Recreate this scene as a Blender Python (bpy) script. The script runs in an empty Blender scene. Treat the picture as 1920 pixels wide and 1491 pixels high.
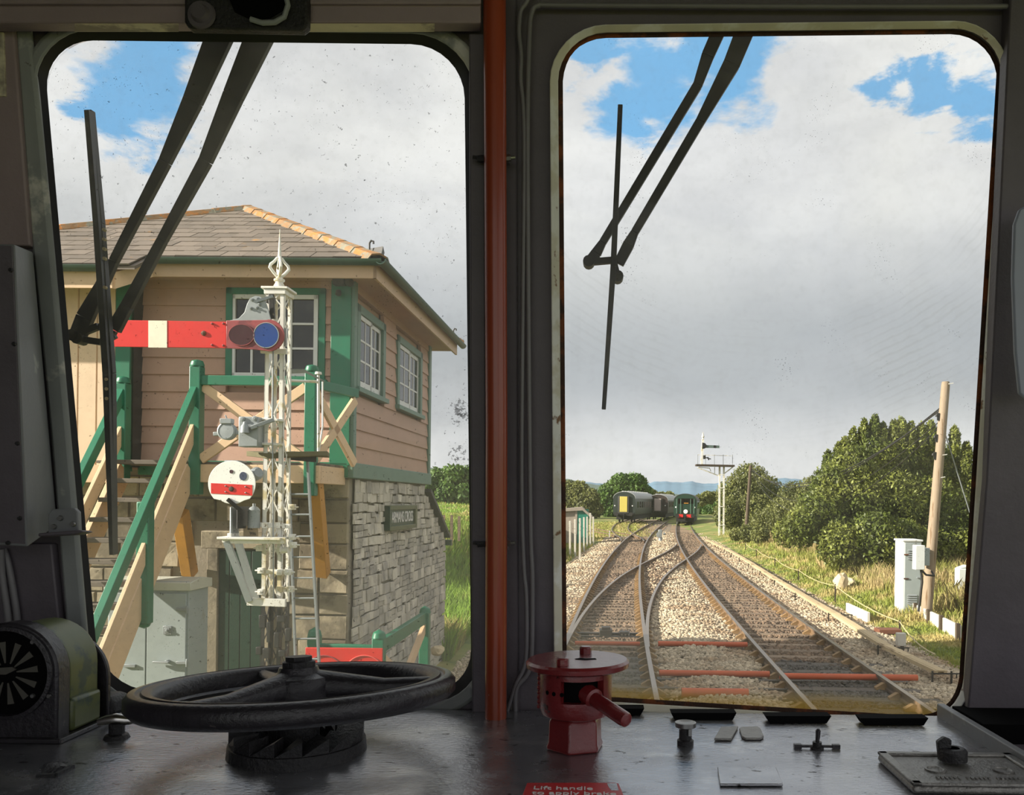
import bpy, bmesh, math, random
import numpy as np
from mathutils import Vector, Matrix
random.seed(7); rng = np.random.default_rng(11)
C = bpy.context.scene.collection
scene = bpy.context.scene
# ------------------------------------------------------------------ camera, sky, sun, exposure
F0, CX, CY, ROLL, EYE = 1600.0, 1120.0, 938.0, 0.0122, 2.64
CR, SR = math.cos(ROLL), math.sin(ROLL)
cam_d = bpy.data.cameras.new('camera'); cam = bpy.data.objects.new('camera', cam_d); C.objects.link(cam)
cam_d.sensor_width = 36.0; cam_d.lens = F0/1920*36
cam_d.shift_x = -(CX-960)/1920; cam_d.shift_y = (CY-745.5)/1920
cam_d.clip_start = 0.02; cam_d.clip_end = 6000
cam.matrix_world = Matrix(((CR,-SR,0,0),(0,0,-1,0),(SR,CR,0,EYE),(0,0,0,1)))
scene.camera = cam
vs = scene.view_settings
vs.view_transform = 'Standard'; vs.look = 'None'; vs.gamma = 1.0; vs.use_curve_mapping = False
vs.exposure = 0.38
SUN_DIR = Vector((2.3, 0.6, -1.0)).normalized()
sd = bpy.data.lights.new('sun','SUN'); sd.energy = 9.5; sd.angle = math.radians(0.6); sd.color = (1.0,0.92,0.79)
so = bpy.data.objects.new('sun', sd); C.objects.link(so)
so.rotation_euler = SUN_DIR.to_track_quat('-Z','Y').to_euler(); so.location = (-40,-10,30)

def lin(c):
    c = c/255.0
    return c/12.92 if c <= 0.04045 else ((c+0.055)/1.055)**2.4
K=1.0
def S(r,g,b): return (K*lin(r),K*lin(g),K*lin(b),1.0)
def raydir(px,py):
    u=(px-CX)/F0; v=(CY-py)/F0
    return Vector((u*CR-v*SR, 1.0, u*SR+v*CR))

SKY_STRENGTH = 1.0
w = bpy.data.worlds.new('sky'); scene.world = w; w.use_nodes = True
nt = w.node_tree; nt.nodes.clear()
def N(tree, t, **kw):
    n = tree.nodes.new(t)
    for k,v in kw.items(): setattr(n,k,v)
    return n
def math_n(tree, op, a, b=None, clamp=False):
    n = N(tree,'ShaderNodeMath',operation=op,use_clamp=clamp)
    for i,x in enumerate((a,b)):
        if x is None: continue
        if isinstance(x,(int,float)): n.inputs[i].default_value = x
        else: tree.links.new(x, n.inputs[i])
    return n.outputs[0]
def mix_c(tree, fac, a, b, mode='MIX'):
    n = N(tree,'ShaderNodeMix',data_type='RGBA',blend_type=mode)
    for i,x in ((0,fac),(6,a),(7,b)):
        if isinstance(x,(int,float,tuple)): n.inputs[i].default_value = x
        else: tree.links.new(x, n.inputs[i])
    return n.outputs[2]
def smooth(tree, x, lo, hi):
    n = N(tree,'ShaderNodeMapRange',interpolation_type='SMOOTHSTEP')
    tree.links.new(x,n.inputs[0]); n.inputs[1].default_value=lo; n.inputs[2].default_value=hi
    return n.outputs[0]
def noise(tree, vec, scale, detail=4, rough=.55, dist=0):
    n = N(tree,'ShaderNodeTexNoise'); n.inputs['Scale'].default_value=scale; n.inputs['Detail'].default_value=detail
    n.inputs['Roughness'].default_value=rough; n.inputs['Distortion'].default_value=dist
    if vec is not None: tree.links.new(vec,n.inputs['Vector'])
    return n.outputs['Fac']
tc = N(nt,'ShaderNodeTexCoord')
mp = N(nt,'ShaderNodeMapping'); mp.inputs['Scale'].default_value=(1,1,2.2); nt.links.new(tc.outputs['Generated'],mp.inputs['Vector'])
dv = mp.outputs['Vector']
sep = N(nt,'ShaderNodeSeparateXYZ'); nt.links.new(tc.outputs['Generated'],sep.inputs[0]); zz = sep.outputs[2]
n1 = noise(nt,dv,3.2,6,.55,.3); n2 = noise(nt,dv,9.0,5,.6,.2); n3 = noise(nt,dv,1.6,3,.5)
cloud = mix_c(nt, smooth(nt,n1,.36,.66), S(203,204,206), S(228,228,226))
cloud = mix_c(nt, math_n(nt,'MULTIPLY',smooth(nt,n2,.35,.75),.35), cloud, S(238,238,238))
# grey rain cloud low over the hills, paler at the skyline
grey = math_n(nt,'MULTIPLY', smooth(nt,zz,.36,.17), smooth(nt,zz,.03,.14))
grey = math_n(nt,'MULTIPLY', grey, smooth(nt,n3,.30,.62))
cloud = mix_c(nt, math_n(nt,'MULTIPLY',grey,.85), cloud, S(160,165,170))
# ragged gaps of blue where the cloud breaks, over the whole upper sky
gap = smooth(nt, math_n(nt,'ADD', noise(nt,dv,2.1,5,.55,.4), math_n(nt,'MULTIPLY',math_n(nt,'SUBTRACT',n2,.5),.25)), .60, .70)
gap = math_n(nt,'MULTIPLY', gap, smooth(nt,zz,.45,.6))
for (hx,hy,r) in ((255,150,.048),(205,215,.036),(1235,160,.05),(1180,205,.04),(1370,130,.05),(1300,110,.04),(1655,160,.022),(1740,185,.026),(1830,195,.028),(140,200,.025),(1110,100,.03)):
    d = raydir(hx,hy).normalized()
    vd = N(nt,'ShaderNodeVectorMath',operation='DISTANCE'); nt.links.new(tc.outputs['Generated'],vd.inputs[0]); vd.inputs[1].default_value = d
    nn = noise(nt,dv,11.0,6,.6,.2)
    x = math_n(nt,'ADD', vd.outputs['Value'], math_n(nt,'MULTIPLY',math_n(nt,'SUBTRACT',nn,.5),.16))
    gap = math_n(nt,'MAXIMUM', gap, math_n(nt,'MULTIPLY',smooth(nt,x,r*1.25,r*.55),.95))
skyc = mix_c(nt, gap, cloud, S(112,172,218))
bg = N(nt,'ShaderNodeBackground'); nt.links.new(skyc,bg.inputs[0]); bg.inputs[1].default_value=SKY_STRENGTH
wo = N(nt,'ShaderNodeOutputWorld'); nt.links.new(bg.outputs[0],wo.inputs[0])

# ------------------------------------------------------------------ rays
def P(px,py,Y): return Vector((0,0,EYE)) + raydir(px,py)*Y
def G(px,py,z=0.0):
    d = raydir(px,py); return Vector((0,0,EYE)) + d*((z-EYE)/d.z)
def PX(px,py,X):
    d = raydir(px,py); return Vector((0,0,EYE)) + d*(X/d.x)

# ------------------------------------------------------------------ materials
MATS = {}
def mat(name, rgb, rough=.6, metal=0.0, var=.18, scale=5.0, bump=0.0, bscale=40.0, rnd=0.0, isl=0.0, c2=None, c2s=6.0, c2r=(.5,.62), spec=.5, stretch=(1,1,1), c3=None, c3s=20.0, c3r=(.6,.68), translucent=0.0, coat=0.0):
    m = bpy.data.materials.new(name); m.use_nodes=True; t=m.node_tree
    b = t.nodes['Principled BSDF']
    geo = N(t,'ShaderNodeNewGeometry'); mpp=N(t,'ShaderNodeMapping'); mpp.inputs['Scale'].default_value=stretch
    t.links.new(geo.outputs['Position'],mpp.inputs['Vector']); pos=mpp.outputs['Vector']
    col = N(t,'ShaderNodeRGB'); col.outputs[0].default_value=S(*rgb); c=col.outputs[0]
    if c2: c = mix_c(t, smooth(t,noise(t,pos,c2s,5,.6),*c2r), c, S(*c2))
    if c3: c = mix_c(t, smooth(t,noise(t,pos,c3s,4,.6),*c3r), c, S(*c3))
    v = math_n(t,'ADD',1.0,math_n(t,'MULTIPLY',math_n(t,'SUBTRACT',noise(t,pos,scale,5,.6),.5),var*2.4))
    if rnd:
        oi=N(t,'ShaderNodeObjectInfo'); v=math_n(t,'ADD',v,math_n(t,'MULTIPLY',math_n(t,'SUBTRACT',oi.outputs['Random'],.5),2*rnd))
    if isl: v=math_n(t,'ADD',v,math_n(t,'MULTIPLY',math_n(t,'SUBTRACT',geo.outputs['Random Per Island'],.5),2*isl))
    hs=N(t,'ShaderNodeHueSaturation'); t.links.new(v,hs.inputs['Value']); t.links.new(c,hs.inputs['Color'])
    t.links.new(hs.outputs[0],b.inputs['Base Color'])
    b.inputs['Roughness'].default_value=rough; b.inputs['Metallic'].default_value=metal; b.inputs['Specular IOR Level'].default_value=spec
    if coat: b.inputs['Coat Weight'].default_value=coat; b.inputs['Coat Roughness'].default_value=.15
    if bump:
        bp=N(t,'ShaderNodeBump'); bp.inputs['Strength'].default_value=bump; bp.inputs['Distance'].default_value=.01
        t.links.new(noise(t,pos,bscale,5,.65),bp.inputs['Height']); t.links.new(bp.outputs[0],b.inputs['Normal'])
    if translucent:
        tr=N(t,'ShaderNodeBsdfTranslucent'); t.links.new(hs.outputs[0],tr.inputs[0])
        mx=N(t,'ShaderNodeMixShader'); mx.inputs[0].default_value=translucent
        t.links.new(b.outputs[0],mx.inputs[1]); t.links.new(tr.outputs[0],mx.inputs[2])
        t.links.new(mx.outputs[0],t.nodes['Material Output'].inputs['Surface'])
    MATS[name]=m; return m

def V(*a): return Vector(a)
# ------------------------------------------------------------------ mesh builder
WL = {}      # world position of every object's origin (parents never rotate, except the signal box, built locally)
class MB:
    def __init__(s): s.v=[]; s.f=[]; s.m=[]
    def add(s, vs_, fs, mi=0):
        o=len(s.v); s.v += [tuple(p) for p in vs_]; s.f += [tuple(i+o for i in f) for f in fs]; s.m += [mi]*len(fs); return s
    def box(s, c, d, R=None, mi=0):
        c=Vector(c); vs_=[]
        for z in (-.5,.5):
            for y in (-.5,.5):
                for x in (-.5,.5):
                    p=Vector((x*d[0],y*d[1],z*d[2]))
                    vs_.append(c+(R@p if R else p))
        return s.add(vs_, [(0,1,3,2),(4,6,7,5),(0,4,5,1),(2,3,7,6),(0,2,6,4),(1,5,7,3)], mi)
    def box2(s, a, b, mi=0):
        a=Vector(a); b=Vector(b); return s.box((a+b)/2, (abs(b.x-a.x),abs(b.y-a.y),abs(b.z-a.z)), None, mi)
    def bar(s, p0, p1, w_, h=None, up=(0,0,1), mi=0, w2=None, h2=None):
        p0=Vector(p0); p1=Vector(p1); h=h or w_; d=(p1-p0).normalized(); up=Vector(up)
        if abs(d.dot(up))>.98: up=Vector((0,1,0)) if abs(d.y)<.9 else Vector((1,0,0))
        x=d.cross(up).normalized(); z=x.cross(d).normalized(); vs_=[]
        for p,ww,hh in ((p0,w_,h),(p1,w2 or w_,h2 or h)):
            for a,b in ((-.5,-.5),(.5,-.5),(.5,.5),(-.5,.5)): vs_.append(p+x*a*ww+z*b*hh)
        return s.add(vs_, [(3,2,1,0),(4,5,6,7),(0,1,5,4),(1,2,6,5),(2,3,7,6),(3,0,4,7)], mi)
    def tube(s, pts, r, n=10, mi=0, closed=False):
        pts=[Vector(p) for p in pts]; k=len(pts); rs=r if isinstance(r,(list,tuple)) else [r]*k
        vs_=[]; prev=None
        for i,p in enumerate(pts):
            if closed: d=(pts[(i+1)%k]-pts[i-1]).normalized()
            else: d=(pts[min(i+1,k-1)]-pts[max(i-1,0)]).normalized()
            if prev is None:
                a=Vector((0,0,1)) if abs(d.z)<.9 else Vector((0,1,0)); x=d.cross(a).normalized()
            else: x=(prev-d*prev.dot(d)).normalized()
            prev=x; y=d.cross(x)
            for j in range(n):
                t=2*math.pi*j/n; vs_.append(p+(x*math.cos(t)+y*math.sin(t))*rs[i])
        fs=[]
        for i in range(k if closed else k-1):
            a=i*n; b=((i+1)%k)*n
            for j in range(n): fs.append((a+j,a+(j+1)%n,b+(j+1)%n,b+j))
        if not closed: fs += [tuple(range(n))[::-1], tuple(range((k-1)*n,k*n))]
        return s.add(vs_,fs,mi)
    def lathe(s, prof, o, n=20, axis=(0,0,1), mi=0, cap=True, ph=0.0):
        ax=Vector(axis).normalized(); a=Vector((1,0,0)) if abs(ax.x)<.9 else Vector((0,1,0))
        x=(a-ax*a.dot(ax)).normalized(); y=ax.cross(x); o=Vector(o); vs_=[]
        for r,z in prof:
            for j in range(n):
                t=2*math.pi*j/n+ph; vs_.append(o+ax*z+(x*math.cos(t)+y*math.sin(t))*r)
        fs=[(i*n+j,i*n+(j+1)%n,(i+1)*n+(j+1)%n,(i+1)*n+j) for i in range(len(prof)-1) for j in range(n)]
        if cap: fs += [tuple(range(n))[::-1], tuple(range((len(prof)-1)*n,len(prof)*n))]
        return s.add(vs_,fs,mi)
    def prism(s, poly, vec, mi=0):
        vec=Vector(vec); n=len(poly); poly=[Vector(p) for p in poly]
        return s.add(poly+[p+vec for p in poly], [tuple(range(n))[::-1],tuple(range(n,2*n))]+[(i,(i+1)%n,n+(i+1)%n,n+i) for i in range(n)], mi)
    def build(s, name, mats, parent=None, local=False, bevel=0.0, ang=35, loc=None, seg=2):
        me=bpy.data.meshes.new(name); o=bpy.data.objects.new(name,me); C.objects.link(o)
        vs_=[Vector(p) for p in s.v]
        if parent is not None:
            o.parent=parent
            if not local: base=WL[parent.name]
            else: base=Vector((0,0,0))
            WL[o.name]=WL[parent.name]
            vs_=[p-base for p in vs_]
        else:
            if loc is None:
                xs=[p.x for p in vs_]; ys=[p.y for p in vs_]; zs=[p.z for p in vs_]
                loc=Vector(((min(xs)+max(xs))/2,(min(ys)+max(ys))/2,min(zs)))
            o.location=loc; WL[o.name]=Vector(loc); vs_=[p-Vector(loc) for p in vs_]
        me.from_pydata(vs_,[],s.f)
        for m_ in (mats if isinstance(mats,(list,tuple)) else [mats]): me.materials.append(m_)
        me.polygons.foreach_set('material_index',s.m)
        bm=bmesh.new(); bm.from_mesh(me); bmesh.ops.recalc_face_normals(bm,faces=bm.faces); bm.to_mesh(me); bm.free()
        if ang:
            me.polygons.foreach_set('use_smooth',[True]*len(me.polygons)); me.set_sharp_from_angle(angle=math.radians(ang))
        if bevel:
            b=o.modifiers.new('bevel','BEVEL'); b.width=bevel; b.segments=seg; b.limit_method='ANGLE'; b.angle_limit=math.radians(40)
        return o
def tag(o, label=None, cat=None, group=None, kind=None):
    if label: o['label']=label
    if cat: o['category']=cat
    if group: o['group']=group
    if kind: o['kind']=kind
    return o
def thing(name, loc, label=None, cat=None, group=None, kind=None, rz=0.0):
    o=bpy.data.objects.new(name,None); o.empty_display_size=.1; C.objects.link(o); o.location=loc; o.rotation_euler=(0,0,rz)
    WL[o.name]=Vector(loc); return tag(o,label,cat,group,kind)
def inst(src, loc, rot=(0,0,0), scale=(1,1,1), parent=None, name=None):
    o=src.copy(); C.objects.link(o)
    if name: o.name=name
    o.parent=parent; o.location=loc; o.rotation_euler=rot; o.scale=scale
    return o
def copy_tree(o, loc, parent=None):
    c=o.copy(); C.objects.link(c); c.parent=parent
    if parent is None: c.location=loc
    WL[c.name]=Vector(loc)
    for ch in list(o.children): copy_tree(ch,loc,c)
    return c
def text(name, body, size, M, mt, parent, extrude=.002, align='CENTER', xs=1.0):
    cu=bpy.data.curves.new(name,'FONT'); cu.body=body; cu.size=size; cu.extrude=extrude; cu.align_x=align; cu.align_y='CENTER'; cu.materials.append(mt)
    o=bpy.data.objects.new(name,cu); C.objects.link(o); o.parent=parent
    bpy.context.view_layer.update(); me=bpy.data.meshes.new_from_object(o.evaluated_get(bpy.context.evaluated_depsgraph_get()))
    bpy.data.objects.remove(o); bpy.data.curves.remove(cu)
    if not me.materials: me.materials.append(mt)
    o=bpy.data.objects.new(name,me); C.objects.link(o); o.parent=parent
    o.matrix_local=M@Matrix.Diagonal((xs,1,1,1)); return o
def np_mesh(name, verts, faces, mats, parent=None, mi=None):
    me=bpy.data.meshes.new(name); n=len(verts); m_,k=faces.shape
    me.vertices.add(n); me.vertices.foreach_set('co',verts.astype(np.float32).ravel())
    me.loops.add(m_*k); me.loops.foreach_set('vertex_index',faces.astype(np.int32).ravel())
    me.polygons.add(m_); me.polygons.foreach_set('loop_start',np.arange(0,m_*k,k,dtype=np.int32))
    try: me.polygons.foreach_set('loop_total',np.full(m_,k,dtype=np.int32))
    except Exception: pass
    for x in (mats if isinstance(mats,(list,tuple)) else [mats]): me.materials.append(x)
    if mi is not None: me.polygons.foreach_set('material_index',mi.astype(np.int32))
    me.update(calc_edges=True); me.validate()
    o=bpy.data.objects.new(name,me); C.objects.link(o); WL[o.name]=Vector((0,0,0))
    if parent is not None:
        o.parent=parent; o.location=-WL[parent.name]; WL[o.name]=Vector((0,0,0))
    return o
# ================================================================== THE CAB
M_cab   = mat('cab_grey_paint',(98,92,98),.5,var=.25,scale=9,bump=.15,bscale=60,c3=(112,108,104),c3s=9,c3r=(.66,.72))
M_capan = mat('cab_panel_grey',(128,130,132),.45,var=.2,scale=7,bump=.1,c3=(160,162,160),c3s=12,c3r=(.64,.7))
M_frame = mat('worn_frame_paint',(146,150,148),.5,var=.2,scale=12,c2=(206,204,196),c2s=9,c2r=(.57,.66),c3=(80,70,64),c3s=24,c3r=(.68,.74))
M_flange= mat('cream_flange_paint',(206,202,184),.5,var=.15,scale=14,c2=(226,226,220),c2s=8,c2r=(.5,.6),c3=(120,84,50),c3s=18,c3r=(.62,.68))
M_seal  = mat('black_rubber',(22,20,22),.45,var=.3,scale=20)
M_rust  = mat('rusty_putty',(58,34,20),.7,var=.4,scale=25,c2=(120,62,22),c2s=12,c2r=(.5,.6),bump=.6)
M_black = mat('black_enamel',(44,42,46),.22,var=.3,scale=20,bump=.25,bscale=120,c3=(74,70,70),c3s=30,c3r=(.66,.72))
M_bcast = mat('black_cast_iron',(36,35,37),.38,var=.3,scale=20,bump=.5,bscale=160)
M_head  = mat('header_brown_grey',(152,136,138),.55,var=.2,scale=6,bump=.2)
M_worn  = mat('worn_cream_edge',(220,212,184),.6,var=.3,scale=12,c2=(150,140,126),c2s=9,c2r=(.5,.6))
M_pole  = mat('orange_brown_pole',(150,64,36),.3,var=.12,scale=6,c3=(176,160,150),c3s=26,c3r=(.735,.75),coat=.3)
M_valve = mat('red_gloss_paint',(122,38,40),.25,var=.2,scale=20,bump=.25,bscale=60,c3=(62,22,20),c3s=40,c3r=(.64,.7),coat=.5)
M_steel = mat('dull_steel',(150,150,148),.35,metal=.9,var=.2,scale=30)
M_chrome= mat('bright_steel',(190,188,184),.2,metal=1,var=.15,scale=30)
M_alu   = mat('worn_aluminium',(142,140,136),.38,metal=.75,var=.35,scale=40,bump=.4,bscale=120)
M_green = mat('olive_green_paint',(98,106,66),.35,var=.25,scale=20,c2=(60,78,72),c2s=14,c2r=(.5,.6))
M_conduit=mat('conduit_grey',(118,116,118),.4,var=.2,scale=12)
M_plaque= mat('red_plaque',(200,48,52),.4,var=.12,scale=30,c3=(110,60,60),c3s=30,c3r=(.66,.7))
M_white = mat('white_print',(228,224,222),.5,var=.05)
M_hole  = mat('dark_cavity',(8,8,9),.9,var=.05,spec=.1)
M_pale  = mat('pale_blue_grey',(150,156,172),.5,var=.1,scale=4)
# scuffed glossy desk top
M_desk  = mat('scuffed_desk',(172,173,178),.3,metal=.82,var=.3,scale=7,bump=.14,bscale=90,c2=(204,204,204),c2s=5,c2r=(.5,.66),c3=(52,48,46),c3s=34,c3r=(.63,.69),stretch=(1,1.6,1),spec=.7)
def desk_rough():
    t=M_desk.node_tree; b=t.nodes['Principled BSDF']; g=N(t,'ShaderNodeNewGeometry')
    mr=N(t,'ShaderNodeMapRange'); t.links.new(noise(t,g.outputs['Position'],14,6,.65),mr.inputs[0])
    mr.inputs[1].default_value=.35; mr.inputs[2].default_value=.7; mr.inputs[3].default_value=.10; mr.inputs[4].default_value=.34
    t.links.new(mr.outputs[0],b.inputs['Roughness'])
desk_rough()
# dirty windscreen glass: clear, with a film of dust that the light catches, specks and (per pane) wiper arcs and rusty edges
def glass_mat(name, film, corner, cr_, stain, arcs=None, smears=()):
    m=bpy.data.materials.new(name); m.use_nodes=True; t=m.node_tree; t.nodes.clear()
    g=N(t,'ShaderNodeNewGeometry'); pos=g.outputs['Position']
    tr=N(t,'ShaderNodeBsdfTransparent'); tr.inputs[0].default_value=(.97,.975,.97,1)
    du=N(t,'ShaderNodeBsdfTranslucent'); dc=N(t,'ShaderNodeBsdfDiffuse')
    cl=mix_c(t,0.0,S(200,198,186),S(205,160,70)); 
    sp=N(t,'ShaderNodeSeparateXYZ'); t.links.new(pos,sp.inputs[0])
    n_a=noise(t,pos,3.0,5,.6,.3); n_b=noise(t,pos,60,4,.6)
    fac=math_n(t,'MULTIPLY',math_n(t,'ADD',smooth(t,n_a,.3,.75),.35),film)
    dust=math_n(t,'MULTIPLY',smooth(t,n_b,.45,.75),film*.5)
    fac=math_n(t,'ADD',fac,dust)
    for (c,r,a) in corner:      # thicker dust settled in the corners out of the wiper's reach
        vd=N(t,'ShaderNodeVectorMath',operation='DISTANCE'); t.links.new(pos,vd.inputs[0]); vd.inputs[1].default_value=c
        x=math_n(t,'ADD',vd.outputs['Value'],math_n(t,'MULTIPLY',math_n(t,'SUBTRACT',n_a,.5),.25))
        fac=math_n(t,'ADD',fac,math_n(t,'MULTIPLY',smooth(t,x,r,r*.2),a))
    if arcs:
        vd=N(t,'ShaderNodeVectorMath',operation='DISTANCE'); t.links.new(pos,vd.inputs[0]); vd.inputs[1].default_value=arcs[0]
        s1=math_n(t,'SINE',math_n(t,'MULTIPLY',math_n(t,'ADD',vd.outputs['Value'],math_n(t,'ADD',math_n(t,'MULTIPLY',n_a,.05),math_n(t,'MULTIPLY',n_b,.008))),430.0))
        ring=math_n(t,'MULTIPLY',smooth(t,s1,.2,1.0), math_n(t,'MULTIPLY',smooth(t,vd.outputs['Value'],arcs[1],arcs[1]+.1),smooth(t,vd.outputs['Value'],arcs[2]+.1,arcs[2])))
        fac=math_n(t,'ADD',fac,math_n(t,'MULTIPLY',math_n(t,'MULTIPLY',ring,smooth(t,n_a,.36,.62)),.055))
    col=S(206,203,190)
    if stain:       # yellow rust bloom creeping up from the bottom edge
        zb=math_n(t,'ADD',math_n(t,'SUBTRACT',sp.outputs[2],stain[0]),math_n(t,'MULTIPLY',math_n(t,'SUBTRACT',n_a,.5),.06))
        zb=math_n(t,'ADD',zb,math_n(t,'MULTIPLY',sp.outputs[0],stain[2]))
        st=smooth(t,zb,stain[1],0.0)
        fac=math_n(t,'ADD',fac,math_n(t,'MULTIPLY',st,.27))
        col=mix_c(t,st,S(206,203,190),S(196,164,80))
    for d in (du,dc):
        if isinstance(col,tuple): d.inputs[0].default_value=col
        else: t.links.new(col,d.inputs[0])
    md=N(t,'ShaderNodeMixShader'); md.inputs[0].default_value=.4; t.links.new(du.outputs[0],md.inputs[1]); t.links.new(dc.outputs[0],md.inputs[2])
    mx=N(t,'ShaderNodeMixShader'); t.links.new(math_n(t,'MINIMUM',fac,.9),mx.inputs[0]); t.links.new(tr.outputs[0],mx.inputs[1]); t.links.new(md.outputs[0],mx.inputs[2])
    # dark specks of grime
    vo=N(t,'ShaderNodeTexVoronoi'); vo.inputs['Scale'].default_value=170; t.links.new(pos,vo.inputs['Vector'])
    rr=math_n(t,'MULTIPLY',smooth(t,noise(t,pos,9,3,.6),.45,.75),.16)
    spk=math_n(t,'LESS_THAN',vo.outputs['Distance'],rr)
    for (c,r) in smears:        # flaked grime by the frame
        vd=N(t,'ShaderNodeVectorMath',operation='DISTANCE'); t.links.new(pos,vd.inputs[0]); vd.inputs[1].default_value=c
        k=math_n(t,'ADD',math_n(t,'MULTIPLY',smooth(t,vd.outputs['Value'],r,r*.2),.22),noise(t,pos,110,4,.7))
        spk=math_n(t,'MAXIMUM',spk,smooth(t,k,.66,.70))
    bk=N(t,'ShaderNodeBsdfDiffuse'); bk.inputs[0].default_value=S(60,54,46)
    m2=N(t,'ShaderNodeMixShader'); t.links.new(math_n(t,'MULTIPLY',spk,.6),m2.inputs[0]); t.links.new(mx.outputs[0],m2.inputs[1]); t.links.new(bk.outputs[0],m2.inputs[2])
    gl=N(t,'ShaderNodeBsdfGlossy'); gl.inputs['Roughness'].default_value=.02
    fr=N(t,'ShaderNodeFresnel'); fr.inputs[0].default_value=1.25
    m3=N(t,'ShaderNodeMixShader'); t.links.new(math_n(t,'MULTIPLY',fr.outputs[0],.6),m3.inputs[0]); t.links.new(m2.outputs[0],m3.inputs[1]); t.links.new(gl.outputs[0],m3.inputs[2])
    o=N(t,'ShaderNodeOutputMaterial'); t.links.new(m3.outputs[0],o.inputs[0]); return m

ZD, YW, LEAN = 2.243, 1.62, 0.08
def WALL(x,z,off=0.0): return V(x, YW-LEAN*(z-ZD)-off, z)
def W(px,py,off=0.0):
    d=raydir(px,py); Y=(YW-LEAN*(EYE-ZD)-off)/(1+LEAN*d.z); return V(0,0,EYE)+d*Y
def D(px,py,h=0.0): return G(px,py,ZD+h)
def rounded(cs, rs, n=8):
    out=[]; k=len(cs)
    for i in range(k):
        c=Vector(cs[i]); a=(Vector(cs[i-1])-c).normalized(); b=(Vector(cs[(i+1)%k])-c).normalized(); r=rs[i]
        p0=c+a*r; p3=c+b*r; p1=c+a*r*.45; p2=c+b*r*.45
        for j in range(n+1):
            t=j/n; out.append(p0*(1-t)**3+p1*3*t*(1-t)**2+p2*3*t*t*(1-t)+p3*t**3)
    return out
def offset(pts, d):
    k=len(pts); out=[]
    area=sum(pts[i].x*pts[(i+1)%k].y-pts[(i+1)%k].x*pts[i].y for i in range(k)); sg=1 if area>0 else -1
    for i in range(k):
        e1=(pts[i]-pts[i-1]).normalized(); e2=(pts[(i+1)%k]-pts[i]).normalized()
        n1=Vector((e1.y,-e1.x))*sg; n2=Vector((e2.y,-e2.x))*sg; nn=(n1+n2); nn=nn/(max(.4,nn.length_squared/2)); out.append(pts[i]+nn*d)
    return out
OUT_A = rounded([(80,75),(870,84),(884,1298),(188,1294)],[95,100,80,95])
OUT_B = rounded([(1055,71),(1874,62),(1793,1346),(1064,1302)],[82,85,75,60])
def w_at(p,off):    # plane point of the pixel, slid straight along y so reveals keep their depth
    q=W(p.x,p.y); return q+V(0,-off,0)
def ring(inner, outer, front, back, name, mt, parent, bevel=.003, inner_front=None):
    k=len(inner); mb=MB()
    L=[[W(p.x,p.y,front if inner_front is None else inner_front) for p in inner],[W(p.x,p.y,front) for p in outer],[w_at(p,back) for p in outer],[W(p.x,p.y,back) for p in inner]]
    vs_=[v for l in L for v in l]; fs=[]
    for a in range(4):
        b=(a+1)%4
        for i in range(k): j=(i+1)%k; fs.append((a*k+i,a*k+j,b*k+j,b*k+i))
    mb.add(vs_,fs); return mb.build(name,mt,parent,bevel=bevel,ang=50)

# the bulkhead with its two openings
def front_wall():
    bm=bmesh.new(); es=[]
    def loop(pts):
        vs_=[bm.verts.new(p) for p in pts]
        for i in range(len(vs_)): es.append(bm.edges.new((vs_[i],vs_[(i+1)%len(vs_)])))
    loop([WALL(-1.55,1.0),WALL(1.3,1.0),WALL(1.3,3.85),WALL(-1.55,3.85)])
    loop([w_at(p,0) for p in offset(OUT_A,17)]); loop([w_at(p,0) for p in offset(OUT_B,14)])
    bmesh.ops.triangle_fill(bm,use_beauty=True,use_dissolve=False,edges=es)
    r=bmesh.ops.extrude_face_region(bm,geom=bm.faces[:])
    bmesh.ops.translate(bm,verts=[g for g in r['geom'] if isinstance(g,bmesh.types.BMVert)],vec=(0,.02,0))
    bmesh.ops.recalc_face_normals(bm,faces=bm.faces)
    me=bpy.data.meshes.new('wall_front'); bm.to_mesh(me); bm.free(); me.materials.append(M_cab)
    o=bpy.data.objects.new('wall_front',me); C.objects.link(o); WL[o.name]=V(0,0,0); return tag(o,kind='structure')
front_wall()
def slab(name,a,b,mt,holes=None):
    mb=MB()
    if holes is None: mb.box2(a,b)
    else:
        for (p,q) in holes: mb.box2(p,q)
    return tag(mb.build(name,mt,ang=0),kind='structure')
slab('floor',(-1.55,-1.3,1.0),(1.3,1.68,1.06),M_cab)
slab('ceiling',(-1.7,-1.3,3.78),(1.45,1.62,3.86),M_cab)
slab('wall_left',None,None,M_cab,[((-1.6,-1.3,1.0),(-1.55,1.62,3.8))])  # out of view; left windowless to keep the sun out of the cab
slab('wall_right',None,None,M_cab,[((1.3,-1.3,1.0),(1.35,1.62,2.3)),((1.3,-1.3,3.6),(1.35,1.62,3.8)),((1.3,1.35,2.3),(1.35,1.62,3.6)),((1.3,-1.3,2.3),(1.35,-1.1,3.6))])  # out of view; window opening enlarged to let in fill light
slab('wall_rear',None,None,M_cab,[((-1.55,-1.35,1.0),(1.3,-1.3,1.9)),((-1.55,-1.35,3.7),(1.3,-1.3,3.8)),((-1.55,-1.35,1.9),(-1.45,-1.3,3.7)),((1.2,-1.35,1.9),(1.3,-1.3,3.7)),((-.15,-1.35,1.9),(-.1,-1.3,3.7))])  # unseen wall, its openings widened so sky light fills the cab

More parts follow.
